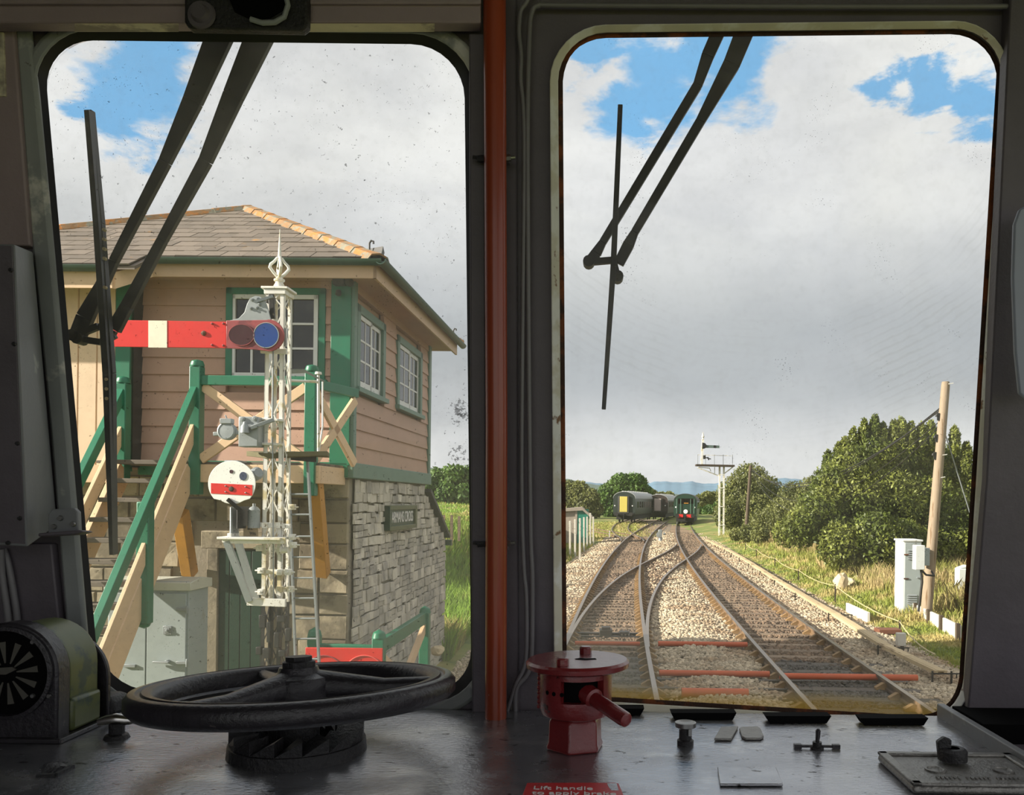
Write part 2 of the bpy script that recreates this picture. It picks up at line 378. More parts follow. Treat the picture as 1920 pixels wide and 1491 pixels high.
w1=thing('window_1',(0,0,0),kind='structure'); w2=thing('window_2',(0,0,0),kind='structure')
ga=glass_mat('dirty_glass_near_box',.07,[(W(870,1260),.34,.10),(W(840,900),.3,.04),(W(300,1200),.3,.04),(W(560,1250),.3,.06)],0,None,None,[(W(862,770),.045),(W(860,850),.04),(W(866,640),.03)])
zb=W(1100,1302).z; zb2=W(1793,1346).z; slope=-(zb2-zb)/(W(1793,1346).x-W(1100,1302).x)
gb=glass_mat('dirty_glass_over_line',.06,[(W(1085,1290),.24,.14),(W(1300,1330),.2,.04)],0,(zb+slope*W(1100,1302).x,.036,slope),(W(1440,80),.44,.64))
for o_,g_,wn in ((OUT_A,ga,w1),(OUT_B,gb,w2)):
    mb=MB(); mb.prism([w_at(p,-.019) for p in offset(o_,15)],(0,.004,0)); mb.build('pane',g_,wn,ang=0)
ring(OUT_A,offset(OUT_A,20),.006,-.022,'rubber_seal',M_seal,w1,.005,inner_front=-.012)
ring(offset(OUT_A,20),offset(OUT_A,46),.012,-.002,'window_frame',M_frame,w1,.006)
jag=[p+Vector((random.uniform(-1,1.5),random.uniform(-1,1.2))) for p in OUT_B]
ring(jag,offset(OUT_B,9),-.012,-.018,'rusty_seal',M_rust,w2,0)
ring(offset(OUT_B,9),offset(OUT_B,25),.016,-.012,'window_frame',M_flange,w2,.004,inner_front=.0)

# headers, strips and mouldings
mb=MB(); prof=[(-80,.075),(8,.075),(10,.066),(43,.066),(59,.03),(59,.0),(-80,.0)]
def sweep(px0,px1,prof):
    a=[W(px0,y,o) for y,o in prof]; b=[W(px1,y,o) for y,o in prof]; n=len(prof); m_=MB()
    m_.add(a+b,[tuple(range(n))[::-1],tuple(range(n,2*n))]+[(i,(i+1)%n,n+(i+1)%n,n+i) for i in range(n)]); return m_
tr1=tag(sweep(-120,902,prof).build('trim_1',M_head,bevel=.003),kind='structure')
for a,b in ((140,335),(578,815)):
    s_=sweep(a,b,[(44,.067),(57,.036),(60,.03),(60,.02),(44,.04)]).build('worn_edge',M_worn,tr1)
def strip(name,pts,off,back,mt,parent=None,bevel=.003):
    m_=MB(); m_.prism([W(p[0],p[1],off) for p in pts],V(0,off-back,0)); return m_.build(name,mt,parent,bevel=bevel)
tr2=tag(strip('trim_2',[(879,62),(909,62),(912,1337),(885,1337),(881,600)],.032,0,M_cab),kind='structure')
tr3=tag(strip('trim_3',[(930,-40),(968,-40),(972,1337),(934,1337)],.012,0,M_cab),kind='structure')
# worn post and mouldings along the outer edge of window_1
tr4=tag(strip('trim_4',[(26,46),(54,46),(70,180),(97,470),(144,1000),(164,1235),(128,1240),(92,800),(58,460)],.014,0,M_frame,bevel=.006),kind='structure')
tr5=tag(strip('trim_5',[(-40,40),(24,44),(56,460),(-40,460)],.022,0,M_head),kind='structure')
strip('bead_strip',[(-6,60),(6,60),(10,180),(-3,180)],.026,.02,M_worn,tr5,.001)
tr6=tag(strip('trim_6',[(-40,1020),(96,1020),(118,1240),(-40,1240)],.02,0,M_cab),kind='structure')
tr7=tag(strip('trim_7',[(1896,-40),(1990,-40),(1990,1330),(1815,1330),(1850,900)],.03,0,M_cab),kind='structure')

# ------------------------------------------------------------------ things on the bulkhead
def pipe_run(name,pts,r,mt,label,cat,off=.02,group=None,parent=None):
    m_=MB(); q=[W(p[0],p[1],off) for p in pts]
    # smooth the run
    out=[]
    for i in range(len(q)-1):
        a=q[max(i-1,0)]; b=q[i]; c=q[i+1]; d=q[min(i+2,len(q)-1)]
        for j in range(5):
            t=j/5; out.append(.5*((2*b)+(c-a)*t+(2*a-5*b+4*c-d)*t*t+(3*b-a-3*c+d)*t**3))
    out.append(q[-1]); m_.tube(out,r,8); o=m_.build(name,mt,parent,ang=60)
    if label: tag(o,label,cat,group)
    return o
pole=thing('grab_pole',D(932,1340),'orange-brown painted pole running floor to roof between the two windscreens','pole')
mb=MB(); mb.tube([D(932,1341,0)+V(0,-.02,0),W(931,800,.055),W(927,-60,.055)],.0195,20); mb.build('tube',M_pole,pole,ang=60)
for y in (297,1020):
    for x,s in ((908,-1),(945,1)):
        p=W(x,y,.05); mb=MB(); mb.lathe([(.006,-.012),(.006,.012)],p,6,(1,0,.1)); mb.lathe([(.0035,0),(.0035,.02)],p,8,(s,0,.1)); mb.build('clamp_bolt',M_steel if s>0 else M_bcast,pole)
    p=W(928,y,.028); mb=MB(); mb.box(p,(.052,.012,.02)); mb.build('clamp',M_cab,pole)
pipe_run('conduit',[(1004,-30),(986,6),(976,22),(973,60),(977,105),(976,150),(981,200),(983,300),(980,600),(978,900),(982,1060),(987,1120),(986,1236),(967,1284),(950,1337)],.0042,M_conduit,'thin grey conduit, the one nearer the orange pole','conduit')
pipe_run('conduit',[(1990,12),(1500,12),(1060,10),(1012,10),(997,24),(992,80),(989,300),(994,950),(998,1080),(997,1220),(990,1262),(968,1292),(966,1337)],.0045,M_conduit,'thin grey conduit bending over the top of the rusty-edged windscreen','conduit')
pipe_run('electric_cable',[(6,1030),(16,1060),(30,1140),(34,1190)],.006,M_conduit,'black cable hanging under the grey wall cabinet, nearer the corner','cable',.03,)
pipe_run('electric_cable',[(2,1030),(4,1080),(14,1150),(18,1200)],.006,M_conduit,'black cable hanging under the grey wall cabinet, behind the round indicator','cable',.04)
# wall cabinet at the corner
cb=thing('wall_cabinet',W(40,1020),'slim grey sheet-metal cabinet on the wall beside the first windscreen','cabinet')
def PW(px,py,Y): return P(px,py,Y)
f=[PW(-30,458,1.40),PW(28,458,1.40),PW(52,1026,1.47),PW(-30,1022,1.47)]
r_=[PW(28,458,1.40),PW(62,472,1.53),PW(108,985,1.58),PW(52,1026,1.47)]
bk=PW(-30,472,1.53); bk2=PW(-30,985,1.58)
mb=MB(); mb.add(f+[r_[1],r_[2],bk,bk2],[(0,1,2,3),(1,4,5,2),(6,4,1,0),(3,2,5,7),(6,0,3,7),(4,6,7,5)]); mb.build('body',M_capan,cb,bevel=.003)
mb=MB(); 
mb.add([p+V(0,-.003,0) for p in (PW(-30,462,1.40),PW(24,462,1.40),PW(48,1020,1.47),PW(-30,1016,1.47))]+[p+V(0,.002,0) for p in (PW(-30,462,1.40),PW(24,462,1.40),PW(48,1020,1.47),PW(-30,1016,1.47))],[(0,1,2,3),(4,7,6,5),(0,4,5,1),(1,5,6,2),(2,6,7,3),(3,7,4,0)]); mb.build('door',M_cab,cb)
for x,y in ((24,508),(30,646),(36,832),(40,972),(18,1018)):
    t=(y-458)/566; p=PW(x,y,1.40+.07*t)+V(0,-.004,0); mb=MB(); mb.lathe([(.004,0),(.003,.003)],p,8,(0,-1,0)); mb.build('screw',M_bcast,cb)
br=thing('latch_bracket',W(118,1000),'small grey bracket with three screws and a ledge, below the wall cabinet','bracket')
mb=MB(); mb.prism([PW(90,1003,1.5),PW(90,965,1.5),PW(98,955,1.5),PW(138,953,1.5),PW(145,960,1.5),PW(147,1000,1.5)],V(0,.012,0)); mb.build('plate',M_capan,br,bevel=.002)
mb=MB(); mb.prism([PW(92,1001,1.5),PW(168,995,1.5),PW(176,998,1.5),PW(160,1003,1.5),PW(92,1007,1.5)],V(0,-.03,.002)); mb.build('ledge',M_cab,br,bevel=.002)
for x,y in ((101,988),(113,972),(137,983)):
    mb=MB(); mb.lathe([(.005,0),(.004,.003)],PW(x,y,1.498),10,(0,-1,0)); mb.build('screw',M_steel,br)
# mechanism box on the header
mx_=thing('wiper_motor_box',W(460,50),'dark metal motor housing hanging from the header above the first windscreen','motor')
mb=MB(); mb.prism([W(*p,.088) for p in ((345,-60),(578,-60),(576,48),(566,56),(352,52),(345,40))],V(0,.02,0)); mb.build('housing',M_bcast,mx_,bevel=.004)
mb=MB(); mb.lathe([(.0,.012),(.012,.012),(.016,.004),(.022,.004),(.024,.0)],W(378,28,.09),20,(0,-1,0),cap=False); mb.build('knob',M_cab,mx_)
mb=MB(); mb.tube([W(*p,.095) for p in ((470,36),(492,43),(515,42),(533,32),(540,10),(536,-8))],.0045,8); mb.build('bent_tube',M_frame,mx_)
mb=MB(); mb.prism([W(*p,.0905) for p in ((408,-50),(540,-50),(535,16),(505,34),(470,36),(440,22))],V(0,.002,0)); mb.build('recess',M_hole,mx_)
# pale shape beside the right-hand frame
vz=strip('sun_visor',[(1990,380),(1930,382),(1912,392),(1902,420),(1899,520),(1904,660),(1912,738),(1924,748),(1990,748)],.11,.1,M_pale,None,.003)
tag(vz,'pale blue-grey rounded panel at the edge of the dark wall beside the second windscreen','panel')

# ------------------------------------------------------------------ wipers (outside the glass)
M_wip=mat('wiper_black',(30,29,30),.5,var=.2,scale=20)
def wo_(x,y,o=-.085): return W(x,y,o)
def wiper(arms,blade,bw,link,label,holes=()):
    b=blade[len(blade)//2]; t=thing('windscreen_wiper',wo_(*blade[-1]),label,'wiper')
    for arm in arms:
        mb=MB()
        for i in range(len(arm)-1):
            (x0,y0,w0),(x1,y1,w1)=arm[i],arm[i+1]; mb.bar(wo_(x0,y0,-.085-.002*(i%2)),wo_(x1,y1,-.085-.002*(i%2)),w0*.001,.012,(0,-1,0),0,w1*.001,.012)
        mb.build('arm',M_wip,t,bevel=.001)
    mb=MB()
    for i in range(len(link)-1): mb.bar(wo_(*link[i],-.08),wo_(*link[i+1],-.08),.012,.01,(0,-1,0))
    for p in (link[0],link[-1]): mb.lathe([(.011,-.012),(.011,.012)],wo_(*p,-.08),12,(0,-1,0))
    mb.build('link',M_wip,t)
    mb=MB()
    for i in range(len(blade)-1): mb.bar(wo_(*blade[i],-.06),wo_(*blade[i+1],-.06),bw[i]*.001,.014,(0,-1,0),0,bw[i+1]*.001,.014)
    bl=mb.build('blade',M_wip,t,bevel=.001)
    mb=MB()
    for i in range(len(blade)-1): mb.bar(wo_(*blade[i],-.05),wo_(*blade[i+1],-.05),.004,.012,(0,-1,0))
    mb.build('rubber_strip',M_seal,bl)
    return t,bl
t1,bl1=wiper([[(424,40,52),(362,190,36),(310,304,22),(214,490,16),(190,538,22),(160,596,32),(146,630,30)],[(500,40,54),(438,180,38),(386,302,24),(305,450,18),(238,575,22),(214,618,26)]],
       [(168,208),(186,420),(205,700),(213,1040)],[14,17,20,10],[(140,630),(185,612),(216,628),(190,642),(150,636)],'large wiper with holed blade in front of the signal box, on the first windscreen')
M_dot=mat('light_metal_dot',(176,158,120),.5)
for y in (432,450,468,486,540,712,730,748):
    q=wo_(200+(y-600)*.016,y,-.048); mb=MB(); mb.lathe([(.0032,0),(.0032,.006)],q,8,(0,-1,0)); mb.build('blade_hole',M_dot,bl1)
wiper([[(1356,40,26),(1327,105,24),(1308,160,18),(1130,455,14),(1118,475,20),(1104,492,18)],[(1404,40,36),(1372,120,32),(1313,228,18),(1190,436,15),(1178,460,22),(1160,495,20)]],
       [(1163,198),(1150,500),(1132,768)],[9,11,8],[(1104,492),(1150,488),(1158,520)],'slim wiper parked upright against the sky, on the second windscreen')

# ------------------------------------------------------------------ the desk
dk=MB(); dk.box2((-1.5,.35,ZD-.05),(.66,1.605,ZD)); dk_o=tag(dk.build('control_desk',M_desk,bevel=.004),'scuffed dark grey control desk under the windscreens','desk')
mb=MB(); mb.box2((-1.5,.35,1.06),(.66,.42,ZD-.05)); mb.build('apron',M_cab,dk_o)
mb=MB(); mb.prism([D(1345,1443,.001),D(1455,1443,.001),D(1468,1475,.001),D(1350,1475,.001)],(0,0,.004)); mb.build('access_plate',M_desk,dk_o,bevel=.001)
for i,(a,b,y0,y1,x) in enumerate(((1150,1208,1329,1343,7),(1258,1381,1337,1352,7),(1435,1559,1343,1358,9),(1612,1741,1347,1362,9))):
    m_=MB(); A=D(a,y0,.012); B=D(b,y0,.012); c=D(b-x,y1); d=D(a+x,y1)
    A=V(A.x,1.55,A.z); B=V(B.x,1.55,B.z)
    h=.013
    A=P(a,y0,c.y+.004); B=P(b,y0,c.y+.004); bk_=V(0,.03,0)
    m_.prism([A,B,V(c.x,c.y,ZD+.0012),V(d.x,d.y,ZD+.0012)],bk_)
    tag(m_.build('demister_vent',M_hole),['black demister slot half hidden behind the red valve handle','black demister slot behind the small round push knob','black demister slot behind the toggle switch','black demister slot under the rusty corner of the second windscreen'][i],'vent','demister slots along the windscreen foot')
# wheel
wc=P(560,1294,1.33); foot=V(wc.x,wc.y,ZD); nw=V(-.036,.066,1).normalized()
hw=thing('brake_handwheel',foot,'black three-spoked handbrake wheel on the desk','handwheel')
mb=MB(); mb.lathe([(.213,-.012),(.222,-.018),(.248,-.018),(.258,-.008),(.258,.007),(.251,.015),(.241,.0165),(.2385,.0135),(.2345,.0135),(.232,.0165),(.220,.015),(.213,.007),(.213,-.012)],wc,96,nw,cap=False); mb.v=[tuple(wc+(Vector(p)-wc-nw*(Vector(p)-wc).dot(nw))*.935+nw*(Vector(p)-wc).dot(nw)) for p in mb.v]; mb.build('rim',M_black,hw,ang=50)
ex=V(1,0,0)-nw*nw.x; ex.normalize(); ey=nw.cross(ex)
for a in (8,126,242):
    d=ex*math.cos(math.radians(a))+ey*math.sin(math.radians(a)); mb=MB()
    mb.tube([wc+d*.02+nw*.006,wc+d*.06+nw*.004,wc+d*.13-nw*.002,wc+d*.202],[.026,.021,.015,.0125],14); mb.build('spoke',M_black,hw,ang=60)
mb=MB(); mb.lathe([(.03,-.035),(.045,-.02),(.05,.0),(.05,.012),(.046,.02),(.032,.026),(.029,.036),(.0,.036)],wc,28,nw,cap=False); hub=mb.build('hub',M_black,hw,ang=40)
mb=MB(); mb.lathe([(.026,.036),(.026,.044),(.021,.046),(.021,.052),(.0,.052)],wc,8,nw,cap=False); mb.build('nut',M_bcast,hub)
mb=MB(); mb.tube([foot,wc-nw*.03],.032,18); mb.build('shaft',M_bcast,hw)
# ratchet crown
mb=MB(); n=16; R0,R1=.062,.1
mb.lathe([(R1+.004,0),(R1+.002,.018),(R0,.018),(R0,0)],foot,48,cap=False)
for i in range(n):
    a0=2*math.pi*i/n; a1=2*math.pi*(i+1)/n; q=[]
    for (a,h) in ((a0,.018),(a1,.018),(a1,.04),(a0,.019)):
        for r in (R0,R1): q.append(foot+V(r*math.cos(a),r*math.sin(a),h))
    mb.add(q,[(0,1,3,2),(2,3,5,4),(4,5,7,6),(6,7,1,0),(0,2,4,6),(1,7,5,3)])
mb.build('ratchet_ring',M_bcast,hw,bevel=.0015)
# red valve
vb=D(1077,1412); vb=V(vb.x,vb.y+.03,ZD)
rv=thing('brake_valve',vb,'glossy dark red emergency brake valve with round lid and lever','valve')
mb=MB(); mb.lathe([(.048,0),(.048,.006),(.0455,.012),(.0445,.045),(.040,.052)],vb,6,ph=.35); mb.build('hexagon_base',M_valve,rv,bevel=.003)
def cylwall(mb,r0,r1,z0,z1,a0,a1,n):
    vs_=[];
    for i in range(n+1):
        a=math.radians(a0+(a1-a0)*i/n); c,s=math.cos(a),math.sin(a)
        vs_ += [vb+V(r0*c,r0*s,z0),vb+V(r1*c,r1*s,z0),vb+V(r1*c,r1*s,z1),vb+V(r0*c,r0*s,z1)]
    fs=[]
    for i in range(n):
        o=4*i; fs += [(o,o+1,o+5,o+4),(o+1,o+2,o+6,o+5),(o+2,o+3,o+7,o+6),(o+3,o,o+4,o+7)]
    fs += [(0,3,2,1),(4*n,4*n+1,4*n+2,4*n+3)]; mb.add(vs_,fs)
mb=MB(); mb.lathe([(.040,.050),(.054,.056),(.058,.066),(.058,.082),(.044,.082),(.03,.06)],vb,32,cap=False); cylwall(mb,.046,.058,.08,.124,-40,248,40); cylwall(mb,.045,.057,.116,.128,-120,250,44)
mb.build('body',M_valve,rv,ang=40)
mb=MB(); mb.lathe([(.035,.06),(.044,.081),(.044,.126)],vb,24); mb.build('core',M_hole,rv)
lid=V(-.015,.0,1).normalized(); lc=vb+V(0.003,0,.128)
mb=MB(); mb.lathe([(.0,0),(.076,0),(.082,.003),(.083,.010),(.079,.014),(.0,.014)],lc,48,lid,cap=False); ld=mb.build('lid',M_valve,rv,ang=40)
for dx,dy in ((.012,.05),(-.022,-.055)):
    mb=MB(); mb.lathe([(.010,.013),(.010,.024),(.008,.026)],lc+V(dx,dy,0),10,lid); mb.build('bolt',M_valve,ld,bevel=.001)
mb=MB(); mb.prism([lc+V(x,y,.0142) for x,y in ((-.005,-.004),(.012,-.012),(.03,-.006),(.028,.004),(.012,.001),(.004,.006))],V(0,0,.0006)); mb.build('slot',M_hole,ld)
hs=P(1098,1300,vb.y-.03); he=P(1176,1352,vb.y-.115)
mb=MB(); mb.tube([hs,hs+(he-hs)*.22,hs+(he-hs)*.24,hs+(he-hs)*.93,hs+(he-hs)*.98,he],[.017,.016,.0115,.0118,.0105,.006],16); mb.build('lever',M_valve,rv,ang=50)
for i in range(8):
    for a in (183,):
        c,s=math.cos(math.radians(a+i%2*3)),math.sin(math.radians(a)); mb=MB(); p=vb+V(.058*c,.058*s,.066+i*.0075); mb.lathe([(.004,0),(.003,.003),(.0,.004)],p,8,(c,s,0),cap=False); mb.build('rivet',M_valve,rv)
for i in range(3):
    a=math.radians(222+i*14); p=vb+V(.0575*math.cos(a),.0575*math.sin(a),.096); mb=MB(); mb.lathe([(.0035,0),(.0035,.0012)],p,8,(math.cos(a),math.sin(a),0)); mb.build('screw_hole',M_hole,rv)
# plaque
pq=thing('brake_plaque',D(1070,1488),'red plaque with white lettering on the desk below the red valve','sign')
a,b,c,d=D(988,1471),D(1160,1471),D(1174,1506),D(975,1506)
mb=MB(); mb.prism([p+V(0,0,.0005) for p in (a+V(.0,-.001,0),a+V(.006,0,0),b-V(.006,0,0),b-V(0,.003,0),c,d)],(0,0,.002)); mb.build('plate',M_plaque,pq,bevel=.0008)
ctr=D(1070,1482,.003)
def desk_text(body,px,py,size,parent,mt,xs=1.0,nm='lettering'):
    p=D(px,py,.0032)-WL[parent.name]; return text(nm,body,size,Matrix.Translation(p),mt,parent,.0004,'LEFT',xs)
desk_text('Lift handle',999,1477.5,.0185,pq,M_white,1.06)
desk_text('to apply brake',997,1486.8,.0185,pq,M_white,1.06)
mb=MB(); mb.prism([p+V(0,0,.0024) for p in (D(1138,1472.5),D(1156,1472.5),D(1160,1486),D(1146,1486),D(1141,1479))],(0,0,.0003)); mb.build('scuffed_corner',M_desk,pq)
# small fittings
kb=thing('push_knob',D(1285,1397),'small steel push knob with dished top on the desk','knob')
o=WL[kb.name]; mb=MB(); mb.lathe([(.0135,0),(.0135,.008),(.0105,.010),(.0105,.026)],o,16); mb.build('stem',M_bcast,kb)
mb=MB(); mb.lathe([(.0105,.026),(.017,.030),(.0172,.037),(.0145,.038),(.010,.035),(.0,.0345)],o,22,cap=False); mb.build('cap',M_steel,kb)
mb=MB(); mb.box(o+V(.006,-.011,.024),(.005,.006,.012)); mb.build('catch',M_steel,kb)
tg=MB(); tg.prism([D(1352,1367,.001),D(1384,1366,.001),D(1371,1389,.001),D(1339,1389,.001)],(0,0,.004)); tag(tg.build('label_plate',M_alu,bevel=.0008),'small slanted grey metal plate on the desk beside a rounded one','plate','small metal plates on the desk')
tg=MB(); tg.prism([D(*p,.001) for p in ((1386,1370),(1391,1367),(1420,1366),(1426,1370),(1432,1384),(1426,1388),(1398,1388),(1391,1384))],(0,0,.004)); tag(tg.build('label_plate',M_alu,bevel=.0008),'small rounded grey metal plate on the desk','plate','small metal plates on the desk')
ts=thing('toggle_switch',D(1532,1405),'little black toggle switch standing up from the desk','switch')
o=WL[ts.name]; mb=MB(); mb.lathe([(.011,0),(.011,.003),(.0075,.004),(.0075,.012)],o,12); mb.build('collar',M_bcast,ts)
mb=MB(); mb.tube([o+V(0,0,.01),o+V(.001,0,.02),o+V(.0015,0,.03),o+V(.0015,0,.033)],[.003,.0038,.0042,.002],10); mb.build('lever',M_black,ts)
for s in (-1,1):
    mb=MB(); mb.bar(o+V(0,0,.005),o+V(s*.03,.002,.004),.004); mb.box(o+V(s*.031,.002,.004),(.012,.008,.007)); mb.build('stop',M_black,ts)
tk=thing('wing_knob',D(219,1384),'polished wing knob on the desk beside the handwheel','knob')
o=WL[tk.name]; mb=MB(); mb.lathe([(.02,0),(.017,.006),(.012,.008),(.012,.024)],o,16); mb.build('stem',M_bcast,tk)
mb=MB(); mb.tube([o+V(-.028,-.004,.026),o+V(-.015,-.002,.029),o+V(0,0,.031),o+V(.015,.002,.029),o+V(.026,.004,.027)],[.006,.0085,.0095,.0085,.005],12); mb.build('wing',M_chrome,tk)
cl=thing('spring_clip',D(105,1455),'small black folded clip lying on the desk','clip')
mb=MB(); mb.bar(D(68,1455,.002),D(104,1453,.002),.006,.004); mb.bar(D(104,1453,.002),D(137,1437,.002),.006,.004); mb.build('wire',M_bcast,cl)
mb=MB(); mb.prism([D(78,1452),P(80,1434,1.235),P(104,1435,1.235),P(118,1441,1.235),D(126,1438,.004),D(104,1450)],(0,.012,0)); mb.build('tab',M_black,cl)
# round indicator
Yf=1.36; fc=P(14,1262,Yf); sc=1600/Yf
aw=thing('warning_indicator',V(fc.x,1.42,ZD),'black round-faced indicator with radiating segments and olive-green back','indicator')
def arch(cx,cz,r,zb,n=18): return [V(cx+r*math.cos(t),0,cz+r*math.sin(t)) for t in [math.pi*i/n for i in range(n+1)]]+[V(cx-r,0,zb),V(cx+r,0,zb)]
def arch_prism(cx,cz,r,y0,y1,zb,nm,mt,bev=.004):
    m_=MB(); m_.prism([p+V(0,y0,0) for p in arch(cx,cz,r,zb)],V(0,y1-y0,0)); return m_.build(nm,mt,aw,bevel=bev)
R=.080
fr=arch_prism(fc.x,fc.z,R,Yf,Yf+.035,ZD,'front_housing',M_black)
arch_prism(fc.x,fc.z-.002,R*.93,Yf+.035,Yf+.125,ZD+.045,'rear_cover',M_green,.008)
mb=MB(); mb.box2((fc.x,Yf+.035,ZD+.008),(fc.x+R+.004,Yf+.115,ZD+.062)); mb.build('side_box',M_green,aw,bevel=.006)
arch_prism(fc.x+.003,fc.z-.035,R*1.0,Yf+.135,Yf+.145,ZD,'back_flange',M_black,.002)
mb=MB(); mb.box2((fc.x-R,Yf-.01,ZD),(fc.x+R+.012,Yf+.2,ZD+.008)); mb.build('base_plate',M_black,aw,bevel=.002)
mb=MB(); mb.box2((fc.x,Yf+.14,ZD),(fc.x+R+.008,Yf+.2,ZD+.04)); mb.build('rear_box',M_bcast,aw,bevel=.012)
mb=MB(); mb.lathe([(.074,.0),(.074,.006),(.068,.007),(.066,.0)],V(fc.x,Yf,fc.z),40,(0,-1,0),cap=False); mb.build('face_ring',M_black,aw)
mb=MB(); mb.lathe([(.066,.0008),(.0,.001)],V(fc.x,Yf,fc.z),40,(0,-1,0),cap=False); face=mb.build('dial',M_hole,aw)
M_seg=mat('dull_segment',(84,82,74),.5,var=.15)
for i in range(12):
    a=2*math.pi*i/12+.15; mb=MB(); q=[]
    for r,da in ((.016,-.06),(.05,-.105),(.05,.105),(.016,.06)): q.append(V(fc.x+r*math.cos(a+da),Yf-.0012,fc.z+r*math.sin(a+da)))
    mb.prism(q,V(0,-.0012,0)); mb.build('segment',M_seg,face)
mb=MB(); mb.prism([V(fc.x-.05,Yf-.004,fc.z+.006),V(fc.x+.01,Yf-.004,fc.z+.01),V(fc.x+.016,Yf-.004,fc.z+.006),V(fc.x+.0,Yf-.004,fc.z-.002),V(fc.x-.05,Yf-.004,fc.z-.002)],V(0,.003,0)); mb.build('pointer',M_seg,aw)
for x,y in ((62,1204),(62,1305),(92,1305)):
    mb=MB(); mb.lathe([(.004,0),(.003,.003)],P(x,y,Yf-.001),10,(0,-1,0)); mb.build('screw',M_steel,aw)
# edge rail and recess at the end of the desk
rl=MB(); rl.bar(V(.648,1.19,2.250),V(.648,1.60,2.250),.014,.034); rail_=tag(rl.build('edge_rail',M_capan,bevel=.002),'dull metal edge rail at the end of the desk under the second windscreen corner','rail')
rp=thing('instrument_recess',V(.95,1.4,2.2),'dark recessed panel with threaded studs beyond the edge rail','panel')
mb=MB(); mb.box2((.66,.5,2.15),(1.28,1.60,2.228)); mb.build('panel',M_cab,rp)
mb=MB(); mb.box2((.67,1.47,2.228),(1.28,1.60,2.262)); mb.build('backing',M_hole,rp)
for x,y in ((1876,1374),(1905,1377)):
    q=G(x,y,2.228); mb=MB(); mb.lathe([(.017,0),(.015,.006),(.012,.010)],q,12); mb.build('nut',M_steel,rp)
for x,y in ((1883,1388),(1890,1372),(1919,1392)):
    q=G(x,y,2.228); mb=MB(); mb.lathe([(.003,0),(.003,.022)],q,8); mb.build('stud',M_chrome,rp)
# cast plate with lug
cp=thing('cast_plate',V(.55,1.245,ZD),'worn cast aluminium plate with raised lettering and black turn lug','plate')
mb=MB(); mb.box2((.436,1.165,ZD),(.64,1.315,ZD+.012)); base=mb.build('plate',M_alu,cp,bevel=.005)
mb=MB()
for a,b in (((.436,1.165),(.64,1.178)),((.436,1.302),(.64,1.315)),((.436,1.165),(.45,1.315)),((.626,1.165),(.64,1.315))): mb.box2((*a,ZD+.011),(*b,ZD+.016))
mb.build('rim',M_alu,cp,bevel=.002)
for x,y in ((.494,1.235),(.592,1.235)):
    mb=MB(); mb.lathe([(.015,.012),(.015,.0145),(.012,.0145),(.010,.0125),(.0,.0125)],V(x,y,ZD),20,cap=False); mb.build('boss',M_alu,cp)
mb=MB()
for i in range(22):
    x=.482+i*.006; h=random.choice((.006,.008,.009)); 
    if i%7==6: continue
    mb.box(V(x,1.197,ZD+.013),(.0022,h,.003)); mb.box(V(x+.0014,1.197+h*.4,ZD+.013),(.003,.0018,.003))
mb.build('raised_lettering',M_alu,cp)
lg=D(1786,1425,.016); mb=MB(); mb.lathe([(.0,.018),(.012,.018),(.014,.016)],lg,20,cap=False)
mb.lathe([(.021,0),(.021,.014),(.018,.018),(.0,.018)],lg,24,cap=False); mb.prism([lg+V(-.021,-.004,.002),lg+V(-.004,-.004,.002),lg+V(-.002,-.003,.03),lg+V(-.012,-.001,.034),lg+V(-.022,.001,.026)],V(0,.01,0)); mb.build('turn_lug',M_bcast,cp,bevel=.002)
# ================================================================== THE LINE
K=.72
M_ground = mat('grass_ground',(112,128,46),.9,var=.3,scale=.6,c2=(160,148,84),c2s=.35,c2r=(.48,.62),c3=(84,104,40),c3s=1.5,c3r=(.55,.68))
M_ballast= mat('ballast_bed',(150,134,112),.9,var=.3,scale=14,c2=(108,92,74),c2s=1.2,c2r=(.45,.6),bump=1.0,bscale=22)
M_stone  = mat('ballast_stone',(206,188,160),.85,var=.15,isl=.35,c2=(176,150,120),c2s=.9,c2r=(.45,.62))
M_oily   = mat('oily_ballast_stone',(140,116,94),.85,var=.15,isl=.4,c2=(104,86,70),c2s=.9,c2r=(.4,.6))
M_sleep  = mat('weathered_timber',(150,128,104),.8,var=.25,scale=6,rnd=.22,bump=.6,bscale=14,stretch=(1,8,8),c3=(84,70,58),c3s=5,c3r=(.55,.66))
M_sleepd = mat('shaded_greasy_timber',(88,76,64),.65,var=.3,scale=6,rnd=.2,bump=.6,bscale=14,stretch=(1,8,8))  # grease, plus the signal box's shadow deepened in the near sleepers' colour
M_railr  = mat('rusty_rail',(132,104,74),.7,var=.3,scale=8,c2=(92,72,56),c2s=2,c2r=(.45,.6))
M_railt  = mat('rail_head',(176,160,146),.32,metal=.75,var=.12,scale=3)
M_chair  = mat('rusty_chair',(150,118,76),.75,var=.3,rnd=.2,scale=9)
M_orange = mat('orange_duct',(214,92,38),.5,var=.2,scale=3)
M_rod    = mat('point_rod_steel',(112,104,98),.45,metal=.6,var=.2,scale=6)
M_grease = mat('greasy_iron',(44,38,34),.5,var=.3,scale=12)
GZ=-.2
def fit(pts,deg):
    q=[G(*p) for p in pts]; Y=np.array([p.y for p in q]); X=np.array([p.x for p in q]); return np.polyfit(Y,X,deg)
pr=fit([(1281.5,985),(1291,1011.7),(1307,1036),(1330,1061),(1352.5,1084),(1391,1118),(1438,1159),(1494,1210),(1561,1268),(1626,1323)],3)
pl=fit([(1137.7,1137),(1158,1086),(1176.7,1040.7),(1194.7,1009),(1225,986),(1137,1200),(1133,1290)],3)
def line(p,y,ymax=88.0):
    d=np.polyder(p); y=np.asarray(y,float); yc=np.clip(y,9,ymax)
    return np.polyval(p,yc)+np.polyval(d,yc)*(y-yc)
def XR(y): return line(pr,y)
